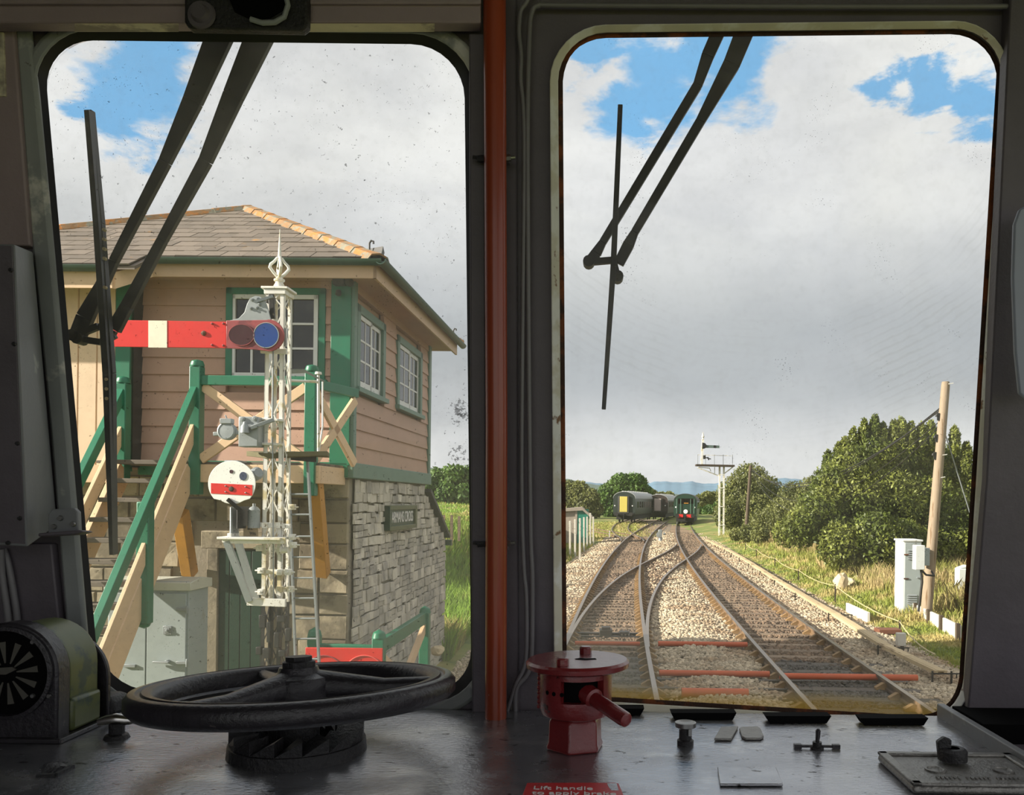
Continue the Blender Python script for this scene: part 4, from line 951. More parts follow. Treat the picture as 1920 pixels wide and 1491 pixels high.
def window_side(y0,y1,z0,z1):
    t=.12; m=MB()
    for (p,q) in (((-.02,y0,z0),(.05,y0+t,z1)),((-.02,y1-t,z0),(.05,y1,z1)),((-.02,y0,z1-t*.8),(.05,y1,z1)),((-.02,y0-.04,z0-.06),(.09,y1+.04,z0))): m.box2(p,q)
    fr=m.build('window_frame',M_gpale,sb,local=True,bevel=.004)
    m=MB(); m.box2((-.02,y0+t,z0),(.0,y1-t,z1-.09)); m.build('backing',M_glassd,fr,local=True)
    mid=(y0+y1)/2; zt=z1-.1
    for n_,(s0,s1,dx) in enumerate(((y0+t,mid+.04,.03),(mid-.02,y1-t,.012))):
        m=MB(); q=.055
        for (p,r) in (((dx-.02,s0,z0),(dx,s0+q,zt)),((dx-.02,s1-q,z0),(dx,s1,zt)),((dx-.02,s0,zt-q),(dx,s1,zt)),((dx-.02,s0,z0),(dx,s1,z0+.09))): m.box2(p,r)
        m.build('sash',M_winw,fr,local=True,bevel=.003)
        h=(zt-q-z0-.09)/3
        for k in range(3):
            c=z0+.09+h*k
            for u0,u1 in ((s0+q,(s0+s1)/2-.01),((s0+s1)/2+.01,s1-q)):
                m=MB(); m.box2((dx-.016,u0,c+.01),(dx-.01,u1,c+h-.01)); m.build('pane',M_glassd,fr,local=True)
            if k: m=MB(); m.box2((dx-.018,s0+q,c-.012),(dx-.004,s1-q,c+.012)); m.build('glazing_bar',M_winw,fr,local=True)
        m=MB(); m.box2((dx-.018,(s0+s1)/2-.011,z0+.08),(dx-.004,(s0+s1)/2+.011,zt-.04)); m.build('glazing_bar',M_winw,fr,local=True)
for a,b in wy: window_side(a,b,szb,szt)
# stone walls ----------------------------------------------------
stone_src=[]
for i in range(10):
    r=random.Random(i); j=lambda a:r.uniform(-a,a); b=.09
    vs_=[(-.5,0,-.5),(.5,0,-.5),(.5,0,.5),(-.5,0,.5)]
    mid=[(x*(.97+j(.03)),-.55+j(.1),z*(.97+j(.03))) for x,_,z in vs_]; fr=[(x*(.95+j(.03)),-1+j(.25),z*(.92+j(.05))) for x,_,z in vs_]
    mb=MB(); mb.add(vs_+mid+fr,[(0,1,5,4),(1,2,6,5),(2,3,7,6),(3,0,4,7),(4,5,9,8),(5,6,10,9),(6,7,11,10),(7,4,8,11),(8,9,10,11)]); stone_src.append(mb)
def stone_obj(i,mt,cache={}):
    key=(i,mt.name)
    if key not in cache: cache[key]=stone_src[i].build('stone',mt,sb,local=True,ang=0); return cache[key],True
    return inst(cache[key],(0,0,0),parent=sb),False
rest=MB(); count=0; cells=[]
YE=DEP+1.55
def side_top(y): return ZT-.09 if y<DEP+.05 else ZT-.18-(y-DEP)*.52
z=-.35
while z<ZT-.1:
    h=random.choice((.10,.13,.15,.11)); y=.14+random.uniform(0,.1)
    while y<YE:
        l=random.choice((.12,.17,.22,.30))+random.uniform(-.02,.05)
        if z+h<side_top(y+l):
            if h>.12 and random.random()<.35:      # two thin stones in place of a thick one
                k=h*random.uniform(.4,.6); cells += [(y,min(l,YE-y),z,k-.006),(y,min(l,YE-y),z+k,h-k)]
            else: cells.append((y,min(l,YE-y),z+random.uniform(-.012,.012),h+random.uniform(-.015,.015)))
        y+=l+.01
    z+=h+.01
cells.sort(key=lambda c:-c[3]*c[1]/(c[0]+YB)**2)
vis=[c for c in cells if c[2]>.35]; 
for n_,(y,l,z,h) in enumerate(vis+[c for c in cells if c[2]<=.35]):
    d=random.uniform(.010,.03)
    if n_<235:
        o,_=stone_obj(random.randrange(10),M_rubst); o.location=V(0,y+l/2,z+h/2); o.rotation_euler=(random.uniform(-.03,.03),random.uniform(-.045,.045),math.pi/2); o.scale=(l,d,h)
    else:
        m=stone_src[random.randrange(10)]; rest.add([V(-vy*d,y+l/2+vx*l,z+h/2+vz*h) for vx,vy,vz in m.v],m.f)
tag(rest.build('small_stones',M_rubst,sb,local=True,ang=0),kind='stuff')
# side wall core beyond the timber part (rear lean-to) with its slated slope
mb=MB(); mb.prism([V(-.03,DEP-.1,-.6),V(-.03,YE,-.6),V(-.03,YE,side_top(YE)),V(-.03,DEP,side_top(DEP+.1))],V(-3,0,0)); mb.build('rear_wall_core',M_mort,sb,local=True,ang=0)
mb=MB(); mb.bar(V(-1.4,DEP-.02,side_top(DEP+.1)+.05),V(-1.4,YE+.16,side_top(YE)-.02),2.95,.06); mb.build('rear_roof',M_lead,sb,local=True)
mb=MB(); mb.box((0.05,YE+.12,side_top(YE)-.13),(.12,.1,.1)); mb.build('rear_gutter',M_gutter,sb,local=True)
# front wall: quoins and coursed blocks
dx0,dx1=L(410,1100).x,L(492,1100).x; dzt=L(440,1032).z
z=-.4; row=0; restf=MB(); n_=0
while z<ZT-.1:
    h=random.choice((.24,.28,.30)); h=min(h,ZT-.09-z)
    x=0.0; first=True
    while x>-4.6:
        l=(random.choice((.34,.58)) if first else random.uniform(.25,.6)); xl_=x-l
        if not(xl_<dx1+.14 and x>dx0-.14 and z<dzt+.1):
            d=.012+random.uniform(0,.014)
            if n_<64 and z>.1 and x>-2.6:
                o,_=stone_obj(random.randrange(10),M_ashlar); o.location=V(x-l/2,.03,z+h/2); o.rotation_euler=(0,0,0); o.scale=(l-.012,d+.02,h-.012); n_+=1
            else:
                m=stone_src[random.randrange(10)]; restf.add([V(x-l/2+vx*(l-.012),.03+vy*(d+.02),z+h/2+vz*(h-.012)) for vx,vy,vz in m.v],m.f)
        x=xl_; first=False
    z+=h; row+=1
tag(restf.build('coursed_stones',M_ashlar,sb,local=True,ang=0),kind='stuff')
# door with surround
m=MB(); m.box2((dx0,-.01,-.5),(dx1,.04,dzt)); dr=m.build('door',M_gdoor,sb,local=True)
for i in range(4):
    w_=(dx1-dx0)/4; m=MB(); m.box2((dx0+i*w_+.006,-.025,-.5),(dx0+(i+1)*w_-.006,-.005,dzt-.01)); m.build('door_plank',M_gdoor,dr,local=True,bevel=.003)
B('door_surround',M_ashlar,(dx0-.13,-.05,-.5),(dx0,.06,dzt+.02),bevel=.01); B('door_surround',M_ashlar,(dx1,-.05,-.5),(dx1+.13,.06,dzt+.02),bevel=.01); B('door_lintel',M_ashlar,(dx0-.2,-.05,dzt+.02),(dx1+.2,.06,dzt+.22),bevel=.01)
# roof -----------------------------------------------------------
OH=.42; def_z=L(702,487,-OH).z
E0=def_z; pk=P(460,392,YB+DEP/2); PKX=pk.x-BX; PKZ=pk.z
yF,yBk=-OH,DEP+OH; XE=.42; XLft=PKX-3.6
A=V(XE,yF,E0); Bq=V(XE,yBk,E0); Pk=V(PKX,DEP/2,PKZ); Cq=V(XLft,yF,E0); Dq=V(XLft,yBk,E0)
mb=MB(); mb.add([A,Bq,Pk,Cq,Dq],[(0,2,3),(0,1,2),(1,4,2),(4,3,2)]); mb.add([p-V(0,0,.03) for p in (A,Bq,Dq,Cq)],[(0,1,2,3)]); mb.build('roof_deck',M_slate,sb,local=True,ang=0)
sl_v=(Pk-V(Pk.x,yF,E0)); sl_len=math.hypot(DEP/2+OH,PKZ-E0); up=V(0,(DEP/2+OH)/sl_len,(PKZ-E0)/sl_len); pitch=math.atan2(PKZ-E0,DEP/2+OH)
NR=12; ex_=sl_len/NR; mb=MB(); w_=.25
mb.add([(-w_/2+.003,0,.0),(w_/2-.003,0,.0),(w_/2-.003,ex_*1.25,.0),(-w_/2+.003,ex_*1.25,.0),(-w_/2+.003,0,.016),(w_/2-.003,0,.016),(w_/2-.003,ex_*1.25,.006),(-w_/2+.003,ex_*1.25,.006)],[(0,3,2,1),(4,5,6,7),(0,1,5,4),(1,2,6,5),(2,3,7,6),(3,0,4,7)])
ssrc=mb.build('slate',M_slate,sb,local=True,ang=0); first=True; nsl=0
def slate_at(x,s,ext=0):
    global first,nsl
    o=ssrc if first else inst(ssrc,(0,0,0),parent=sb); first=False; nsl+=1
    o.location=V(x,yF,E0)+up*s+V(0,0,.012+random.uniform(0,.006)); o.rotation_euler=(pitch+.012,random.uniform(-.01,.01),random.uniform(-.006,.006))
def clip(poly,ax,az,c):     # keep ax*x+az*s<=c
    out=[]
    for i in range(len(poly)):
        p,q=poly[i-1],poly[i]; dp=ax*p[0]+az*p[1]-c; dq=ax*q[0]+az*q[1]-c
        if (dp<0)!=(dq<0): t=dp/(dp-dq); out.append((p[0]+(q[0]-p[0])*t,p[1]+(q[1]-p[1])*t))
        if dq<=0: out.append(q)
    return out
for r in range(NR):
    s=r*ex_; e=min(ex_*1.25,sl_len-s); x=XE-(r%2)*w_/2
    while x>-5.6:
        poly=[(x-w_+.003,s),(x-.003,s),(x-.003,s+e),(x-w_+.003,s+e)]
        cl_=clip(clip(poly,1.0,(XE-PKX)/sl_len,XE-.01),-1.0,-(PKX-XLft)/sl_len*-1,-XLft-.01)
        if len(cl_)==4 and all(abs(a[0]-b[0])+abs(a[1]-b[1])<1e-6 for a,b in zip(sorted(cl_),sorted(poly))): slate_at(x-w_/2,s)
        elif len(cl_)>2:
            lift=.014+random.uniform(0,.005); N_=V(0,-up.z,up.y); m=MB(); b_=[V(px_,yF,E0)+up*ss+N_*(lift+.016-.012*(ss-s)/max(e,.01)) for px_,ss in cl_]
            m.prism(b_,-N_*.012); m.build('slate',M_slate,sb,local=True,ang=0); nsl+=1
        x-=w_
# porch extension of the slope
pe=.36
for r in (1,2):
    s=-r*ex_*.8; x=pxr+.25
    while x>-6.0: slate_at(x-w_/2,s); x-=w_
mb=MB(); mb.add([V(pxr+.3,yF,E0),V(-6,yF,E0),V(-6,yF,E0)-up*pe,V(pxr+.3,yF,E0)-up*pe]+[V(pxr+.3,yF,E0-.04),V(-6,yF,E0-.04),V(-6,yF,E0-.04)-up*pe,V(pxr+.3,yF,E0-.04)-up*pe],[(0,1,2,3),(4,7,6,5),(0,4,5,1),(1,5,6,2),(2,6,7,3),(3,7,4,0)]); mb.build('porch_roof_deck',M_slate,sb,local=True,ang=0)
# hip tiles
def hip(p0,p1,n):
    d=(p1-p0)
    for i in range(n):
        a=p0+d*(i/n)-d.normalized()*.02; b=p0+d*((i+1)/n)+d.normalized()*.02; m=MB(); s=d.cross(V(0,0,1)).normalized(); u=s.cross(d).normalized()
        q=[]
        for p,rr in ((a,.125),(b,.115)):
            for t in (0,.25,.5,.75,1): an=math.pi*(t); q.append(p+s*rr*1.12*math.cos(an)+u*(rr*.75*math.sin(an)-.02+.02*(i%2)*0))
        m.add(q+[v-u*.02 for v in q],[(k,k+1,k+6,k+5) for k in range(4)]+[(k+10,k+15,k+16,k+11) for k in range(4)]+[(0,10,11,1),(1,11,12,2),(2,12,13,3),(3,13,14,4),(5,6,16,15),(6,7,17,16),(7,8,18,17),(8,9,19,18),(0,5,15,10),(4,14,19,9)])
        m.build('hip_tile',M_hip,sb,local=True,ang=30)
hip(A,Pk,9); hip(Cq,Pk,10); hip(Bq,Pk,5)
mb=MB(); mb.prism([A+V(-.28,.28,.03),A+V(.02,-.02,-.02),A+V(-.05,.3,.0)],V(.03,.03,.17)); mb.build('hip_end',M_lead,sb,local=True)
def hook(p,nm='hip_iron'):
    m=MB(); m.tube([p,p+V(0,0,.12),p+V(.02,0,.15),p+V(.045,0,.14),p+V(.045,0,.115)],.012,8); m.build(nm,M_lead,sb,local=True)
hook(A+V(-.14,.14,.10)); hook(Bq+V(-.08,-.08,.08))
M_fascia=mat('shaded_fascia_buff',(208,174,142),.55,var=.12,scale=4)  # buff paint darkened: the fascia's shade is put into the colour
# fascia, gutters, soffit
B('soffit',M_board,(XLft+2.2,yF+.04,ZW-.02),(XE-.04,yBk-.04,ZW+.01))
fz=E0-.10
B('fascia',M_fascia,(pxr,yF+.02,fz-.10),(XE-.03,yF+.05,E0-.02)); B('fascia',M_fascia,(XE-.06,yF+.02,fz-.10),(XE-.03,yBk,E0-.02))
def gutter(a,b):
    m=MB(); d=(b-a).normalized(); s=V(d.y,-d.x,0); q=[]
    for p in (a,b):
        for t in range(7): an=math.pi+math.pi*t/6; q.append(p+s*.06*math.cos(an)+V(0,0,.06*math.sin(an)))
        for t in range(7): an=2*math.pi-math.pi*t/6; q.append(p+s*.052*math.cos(an)+V(0,0,.052*math.sin(an)+.004))
    k=14; m.add(q,[(i,(i+1)%k,k+(i+1)%k,k+i) for i in range(k)]+[tuple(range(k))[::-1],tuple(range(k,2*k))]); m.build('gutter',M_gutter,sb,local=True,ang=40)
gutter(V(pxr+.3,yF-.05,E0-.02),V(XE+.06,yF-.05,E0-.02)); gutter(V(XE+.05,yF-.1,E0-.02),V(XE+.05,yBk+.1,E0-.02))
pz=-up*pe; gutter(V(-6,yF,E0-.02)+pz+V(0,-.05,0),V(pxr+.08,yF,E0-.02)+pz+V(0,-.05,0))
B('porch_fascia',M_buff,(-6,(yF+pz.y)+.0,E0+pz.z-.24),(pxr+.06,(yF+pz.y)+.03,E0+pz.z-.03))
mb=MB(); mb.prism([V(pxr+.06,yF+pz.y+.03,E0+pz.z-.24),V(pxr+.30,yF+.03,E0-.2),V(pxr+.30,yF+.03,E0-.04),V(pxr+.06,yF+pz.y+.03,E0+pz.z-.06)],V(.02,0,0)); mb.build('porch_bargeboard',M_buff,sb,local=True)
# lamp under the eaves
q=L(637,527,-.1); m=MB(); m.box(q,(.13,.12,.10)); m.lathe([(.045,0),(.05,.03),(.0,.05)],q+V(.12,-.03,-.02),14,(.4,-1,-.3),cap=False); m.lathe([(.03,0),(.035,.05)],q+V(.0,-.03,-.12),12,(.1,-.5,-1)); m.build('flood_lamp',M_lead,sb,local=True,bevel=.004)
# name board on the side wall
ny0=S_(718,970).y; ny1=S_(770,970).y; nzt=S_(718,954).z; nzb=S_(718,990).z; 
mid=(S_(745,952).z+S_(745,988).z)/2; hh=.28
mb=MB(); mb.box2((0,ny0,mid-hh/2),(.07,ny1,mid+hh/2)); nb=mb.build('name_board',M_gdoor,sb,local=True)
mb=MB()
for p,q in (((0,ny0-.02,mid-hh/2-.02),(.098,ny0+.1,mid+hh/2+.02)),): mb.box2(p,q)
mb.build('end_block',M_gdoor,nb,local=True,bevel=.005)
mb=MB()
for p,q in (((0,ny0,mid+hh/2-.03),(.10,ny1,mid+hh/2+.03)),((0,ny0,mid-hh/2-.03),(.10,ny1,mid-hh/2+.03)),((0,ny1-.1,mid-hh/2),(.1,ny1,mid+hh/2))): mb.box2(p,q)
mb.build('board_moulding',mat('moulding_olive',(86,92,58),.5),nb,local=True,bevel=.005)
Mt=Matrix(((0,0,1,.072),(1,0,0,ny0+.05),(0,1,0,mid),(0,0,0,1)))
tx=text('lettering','HARMANS CROSS',.215,Mt,M_white,nb,.004,'LEFT',1.0)
wid=max(v.co.x for v in tx.data.vertices); tx.matrix_local=Mt@Matrix.Diagonal(((ny1-ny0-.22)/max(wid,.01),1,1,1))

# stairs and landing ----------------------------------------------
LD=-.85; ZF=ZT+.05
xa=P(232,866,YB+LD).x-BX; xb=P(357,866,YB+LD).x-BX; xr_=P(577,866,YB+LD).x-BX+.1
B('landing_beam',M_buff,(xb-.02,LD-.02,ZF-.22),(xr_+.05,LD+.03,ZF-.03),bevel=.006); B('landing_beam',M_buff,(xr_,LD,ZF-.22),(xr_+.05,-.02,ZF-.03),bevel=.006)
for i in range(5):
    y0=LD+i*.168; B('landing_plank',M_tread,(xa-.3,y0+.004,ZF-.03),(xr_+.04,y0+.164,ZF),bevel=.004)
sl_=1.33; drop=ZF+.3; run=drop/sl_
def stair(x,z,): pass
for x in (xa,xb):
    mb=MB(); p0=V(x,LD-.02,ZF-.10); p1=V(x,LD-.02-run,ZF-.10-drop); mb.bar(p0,p1,.06,.24,(0,0,1)); mb.build('stringer',M_buff,sb,local=True,bevel=.006)
nt_=int(drop/.195)
for i in range(nt_):
    z=ZF-.0-.195*i; y=LD-.02-(ZF-z)/sl_; B('tread',M_tread,(xa+.03,y-.19,z-.045),(xb-.03,y+.06,z),bevel=.004)
# newels and rails
def post(x,y,z0,z1,w_=.115,nm='newel_post'):
    m=MB(); m.box2((x-w_/2,y-w_/2,z0),(x+w_/2,y+w_/2,z1)); m.lathe([(w_*.6,0),(w_*.62,.02),(w_*.5,.06),(.0,.075)],V(x,y,z1),12,cap=False); m.build(nm,M_gpaint,sb,local=True,bevel=.008)
xn=P(370,720,YB+LD).x-BX; zt1=L(370,687,LD).z; post(xn,LD+.0,ZF-.35,zt1)
xn2=P(587,720,YB+LD).x-BX; post(xn2,LD,L(587,930,LD).z,L(587,697,LD).z)
zr=L(470,714,LD).z
def rail_(a,b,w_,h,mt,nm): m=MB(); m.bar(a,b,w_,h); m.build(nm,mt,sb,local=True,bevel=.005)
rail_(V(xn,LD,zr),V(xn2,LD,zr),.07,.1,M_gpaint,'landing_rail')
rail_(V(xn2,LD,zr-.02),V(xn2+.22,-.02,zr-.02),.07,.1,M_gpaint,'landing_rail')
zb_=ZF+.02
rail_(V(xn+.06,LD+.01,zr-.06),V(xn2-.05,LD+.01,zb_),.04,.1,M_buff,'cross_brace'); rail_(V(xn+.06,LD-.02,zb_),V(xn2-.05,LD-.02,zr-.06),.04,.1,M_buff,'cross_brace')
rail_(V(xn2+.02,LD+.06,zr-.1),V(xn2+.22,-.06,zb_),.04,.1,M_buff,'cross_brace'); rail_(V(xn2+.02,LD+.06,zb_),V(xn2+.22,-.06,zr-.1),.04,.1,M_buff,'cross_brace')
# sloping hand rails, both sides
def slope_rail(x,z0,nm,mt,w_,h,ln,y0=LD): 
    d=V(0,-1,-sl_).normalized(); rail_(V(x,y0,z0),V(x,y0,z0)+d*ln,w_,h,mt,nm)
slope_rail(xn-.01,L(372,727,LD).z,'hand_rail',M_gpaint,.07,.1,3.6)
slope_rail(xn-.02,L(372,727,LD).z-.42,'mid_rail',M_buff,.04,.13,3.4)
xl3=pxr-.06
slope_rail(xa-.02,L(225,738,LD).z+.04,'hand_rail',M_gpaint,.07,.1,3.4); slope_rail(xa-.02,L(225,738,LD).z-.38,'mid_rail',M_buff,.04,.13,3.2)
post(xa-.02,LD,ZF-.2,L(225,718,LD).z)
yl=P(276,1000,8.05).y-YB; zl=P(276,962,8.05).z; 
m=MB(); q=P(276,965,8.05); xq=q.x-BX; m.box2((xq-.06,yl-.055,P(276,1170,8.05).z),(xq+.06,yl+.055,q.z+.12)); m.lathe([(.06,0),(.045,-.03),(.0,-.05)],V(xq,yl,P(276,1170,8.05).z),12,cap=False); m.build('newel_post',M_gpaint,sb,local=True,bevel=.01)
# timber struts
def strut(pa,ya,pb,yb_,mt,w_=.13): a=P(*pa,YB+ya)-V(BX,YB,0); b=P(*pb,YB+yb_)-V(BX,YB,0); m=MB(); m.bar(a,b,w_,.13,(0,-1,0)); m.build('strut',mt,sb,local=True,bevel=.006)
strut((592,890),LD+.05,(606,1078),-.08,M_ochre); strut((338,960),LD+.05,(354,1076),-.08,M_ochre)
# ================================================================== THE SEMAPHORE SIGNAL
YS=6.7
K=.9
M_wht = mat('weathered_white',(230,228,220),.55,var=.15,scale=9,c2=(204,190,150),c2s=5,c2r=(.52,.64),c3=(110,96,70),c3s=14,c3r=(.64,.7))
M_galv= mat('galvanised_grey',(150,156,158),.45,metal=.2,var=.2,scale=10)
M_red = mat('red_enamel',(216,44,38),.35,var=.1,scale=6)
M_dred= mat('maroon_spectacle',(150,62,66),.45,var=.2,scale=8,c3=(110,44,50),c3s=8,c3r=(.55,.65))
M_cream=mat('cream_enamel',(238,232,212),.4,var=.06)
M_disc=mat('white_disc_enamel',(240,240,236),.4,var=.04)
M_lensr=mat('dark_red_lens',(58,10,14),.08,var=.2,spec=.8)
M_lensb=mat('blue_lens',(18,60,130),.1,var=.2,scale=9,spec=.8)
M_lensk=mat('dark_blue_lens',(54,64,84),.1,var=.2,spec=.8)
M_blk = mat('black_mast_paint',(28,26,25),.5,var=.3,scale=10,c3=(120,112,100),c3s=14,c3r=(.68,.72))
base=P(520,1400,YS); base.z=-.2
sg=thing('semaphore_signal',V(base.x,YS+.08,-.2),'white lattice-post semaphore with red arm and white shunting disc before the signal box','signal')
def q_(px,py,dy=0.0): return P(px,py,YS+dy)
x0,x1=q_(497,760).x,q_(530,760).x; y0,y1=YS,YS+.165; zt=q_(515,540).z; zm=q_(515,1133).z
tap=lambda z:.0+.012*(zt-z)/(zt-zm)
legs=[(x0,y0),(x1,y0),(x1,y1),(x0,y1)]; cxm,cym=(x0+x1)/2,(y0+y1)/2
def leg_pt(i,z):
    k=1+.10*(zt-z)/(zt-zm); return V(cxm+(legs[i][0]-cxm)*k,cym+(legs[i][1]-cym)*k,z)
for i in range(4):
    sx=1 if i in (0,3) else -1; sy=1 if i in (0,1) else -1
    for (za,zb_,mt) in ((zm,zt,M_wht),(-.25,zm,M_blk)):
        m=MB(); a,b=leg_pt(i,za),leg_pt(i,zb_); m.bar(a+V(sx*.013,0,0),b+V(sx*.013,0,0),.032,.006,(0,1,0)); m.bar(a+V(0,sy*.013,0),b+V(0,sy*.013,0),.032,.006,(1,0,0)); m.build('corner_leg',mt,sg,ang=0)
pitch_=(zt-zm)/7.5
z=-.2
zz_=[zm+pitch_*k for k in range(8)]; lo_=[zm-pitch_*k for k in range(1,6)]
for zs in zz_+lo_:
    ze=min(zs+pitch_,zt); mt=M_wht if zs>=zm-.01 else M_blk
    for i in range(4):
        j=(i+1)%4
        for a,b in ((i,j),(j,i)):
            m=MB(); m.bar(leg_pt(a,zs),leg_pt(b,ze),.009,.005,(0,1,0) if i in (0,2) else (1,0,0)); m.build('lattice_bar',mt,sg,ang=0)
m=MB(); c=V(cxm,cym,zt); m.box(c+V(0,0,.0),(x1-x0+.07,y1-y0+.05,.018)); m.box(c+V(0,0,-.03),(x1-x0+.03,y1-y0+.03,.04)); m.build('cap_plate',M_wht,sg,bevel=.003)
# finial
c=V(cxm,cym,zt+.01); u=(q_(520,426).z-zt)/1.0
m=MB(); m.lathe([(.055,0),(.045,.02*u/.43),(.03,.05),(.03,.058),(.042,.064),(.042,.078),(.028,.084),(.02,.10)],c,16); 
m.lathe([(.018,.245),(.014,.27),(.009,.36),(.002,u)],c,10)
m.build('finial_spike',M_wht,sg)
for k in range(4):
    a=k*math.pi/2+.5; d=V(math.cos(a),math.sin(a),0); m=MB(); m.tube([c+d*r+V(0,0,h) for r,h in ((.012,.095),(.045,.13),(.072,.165),(.066,.19),(.04,.215),(.016,.25))],[.012,.012,.013,.012,.011,.01],8); m.build('finial_rib',M_wht,sg)
# arm
YA=-.14
def pl_(pts,dy,th,mt,nm,par=sg,bev=.003): m=MB(); m.prism([q_(*p,dy) for p in pts],V(0,th,0)); return m.build(nm,mt,par,bevel=bev)
arm=pl_([(205,600),(424,603),(424,653),(205,650)],YA,.012,M_red,'arm_blade')
pl_([(278,601),(313,601.4),(313,652),(278,651.6)],YA-.003,.004,M_cream,'white_band',arm,0)
sp=[(424,601),(500,600)]+[(503+30*math.cos(t),629+30*math.sin(t)) for t in [-math.pi/2+math.pi*i/14 for i in range(15)]]+[(500,658),(470,655),(424,653)]
spec=pl_(sp,YA-.006,.014,M_dred,'spectacle_plate')
for cx_,cy_,rx,ry,mt,nm in ((453,628.5,23,19,M_lensr,'red_lens'),(499.5,629,22.5,22.5,M_lensb,'blue_lens')):
    cpt=q_(cx_,cy_,YA-.008); sc_=(YS+YA)/F0; m=MB(); n=28
    ringp=[cpt+V(rx*sc_*math.cos(2*math.pi*i/n),0,ry*sc_*math.sin(2*math.pi*i/n)) for i in range(n)]; m.prism(ringp,V(0,-.006,0)); m.build(nm,mt,spec)
    m=MB(); m.tube([p+V(0,-.004,0)+(p-cpt)*.04 for p in ringp],.004,6,closed=True); m.build('lens_rim',M_galv if nm!='red_lens' else M_dred,spec)
pl_([(430,601),(447,597),(458,586),(463,570),(468,560),(478,555),(488,556),(498,566),(503,580),(508,600),(500,602)],YA-.002,.01,M_galv,'bracket_plate')
for x,y in ((472,562),(482,560),(486,571),(470,578),(481,577)):
    m=MB(); m.lathe([(.014,0),(.014,.008),(.008,.008),(.008,.018)],q_(x,y,YA-.003),8,(0,-1,0)); m.build('bolt',M_galv,sg)
m=MB(); m.bar(q_(480,566,YA-.01),q_(512,556,YA+.02),.03,.02); m.build('crank_arm',M_galv,sg); m=MB(); m.bar(q_(509,552,-.08),q_(511,598,-.08),.04,.03); m.box(q_(508,563,-.06),(.06,.05,.05)); m.build('bearing',M_blk,sg,bevel=.004)
pl_([(488,656),(537,653),(537,664),(488,662)],-.02,.02,M_wht,'arm_bracket')
pl_([(519,612),(540,616),(538,650),(519,648)],.0,.01,M_galv,'back_plate')
for x,y in ((382,625),(398,607),(419,607),(398,647),(419,648)):
    m=MB(); r=.02 if x==382 else .009; m.lathe([(r,0),(r*.9,.008),(r*.4,.012)],q_(x,y,YA-.002),12,(0,-1,0)); m.build('rivet',M_rust if x==382 else M_dred,arm)
m=MB(); m.tube([q_(512,655,-.06),q_(511,790,-.06)],.007,8); m.tube([q_(511,820,-.06),q_(513,1130,-.06)],.005,8); m.build('pull_rod',M_galv,sg)
# small lamp case and route box halfway up
m=MB(); m.box2(q_(447,781,-.12),q_(495,840,.0)); lb=m.build('lamp_case',M_galv,sg,bevel=.008)
m=MB(); m.lathe([(.035,0),(.03,.05),(.015,.07),(.012,.085),(.0,.09)],q_(459,812,-.15),14,cap=False); m.build('lamp_chimney',M_galv,lb)
for x,y in ((455,786),(478,785)): m=MB(); m.lathe([(.02,0),(.02,.012),(.01,.014),(.01,.02)],q_(x,y,-.12),10,(0,-1,0)); m.build('bolt',M_galv,lb)
m=MB(); m.bar(q_(470,803,-.14),q_(514,787,-.1),.035,.03); m.build('crank_arm',M_galv,sg,bevel=.004)
m=MB(); m.bar(q_(490,786,-.02),q_(532,789,-.02),.05,.02); m.bar(q_(484,832,-.02),q_(530,834,-.02),.045,.02); m.build('cross_bracket',M_wht,sg,bevel=.004)
cl_=q_(423.5,808,-.1); m=MB(); m.lathe([(.066,-.06),(.069,-.02),(.069,.0),(.060,.004),(.058,.0),(.0,.002)],cl_,24,(0,-1,.05),cap=False); ec=m.build('lamp_back',M_galv,sg)
m=MB(); m.box(cl_+V(0,.02,.075),(.09,.06,.04)); m.bar(cl_+V(0,.02,.09),cl_+V(-.015,.02,.125),.01); m.bar(cl_+V(-.03,.02,-.02),cl_+V(-.10,.02,-.025),.04,.03); m.bar(cl_+V(.03,.03,-.01),cl_+V(.16,.06,-.01),.04,.03); m.build('lamp_bracket',M_galv,sg,bevel=.004)
# shunting disc
YD=-.2; rD=44.5; dc=(434.5,907)
dp=[]
for i in range(33):
    a=math.radians(-218+256*i/32); dp.append((dc[0]+rD*math.cos(a),dc[1]+rD*math.sin(a)*.97))
a0,a1=dp[0],dp[-1]
scoop=[(468,935.5),(457,939),(447,944),(434,946),(422,943),(412,938),(401,935.5)]
dpts=dp+scoop
disc=pl_(dpts,YD,.008,M_disc,'disc',sg,.002)
pl_([(395.5,906),(473,909.5),(473,929.5),(395.5,925.5)],YD-.003,.004,M_red,'red_band',disc,0)
for cx_,cy_,rx,ry,mt,nm in ((434,884.5,3.5,3.5,M_lensr,'small_red_lens'),(456,893,7,8,M_lensk,'dark_lens')):
    cpt=q_(cx_,cy_,YD-.001); sc_=(YS+YD)/F0; m=MB(); m.prism([cpt+V(rx*sc_*math.cos(2*math.pi*i/20),0,ry*sc_*math.sin(2*math.pi*i/20)) for i in range(20)],V(0,-.003,0)); m.build(nm,mt,disc)
for x,y,r in ((433.5,917,.02),(423,911.5,.006),(460.5,913,.006),(423,922.5,.006),(460.5,924,.006)):
    m=MB(); m.lathe([(r,0),(r*.8,.006),(r*.3,.008)],q_(x,y,YD-.004),12,(0,-1,0)); m.build('rivet',M_galv if r<.01 else M_rust,disc)
m=MB(); m.box2(q_(420,863,-.15),q_(464,868,.02)); m.box2(q_(424,867,-.14),q_(459,880,.0)); m.build('lamp_top',M_galv,sg,bevel=.006)
m=MB(); m.lathe([(.05,0),(.05,.09),(.035,.11)],q_(472,893,-.06),16,(.6,-.5,.2)); m.build('side_lens_hood',M_galv,sg)
m=MB(); m.box2(q_(430,950,-.16),q_(449,1003,-.02)); m.build('disc_pedestal',M_galv,sg,bevel=.012)
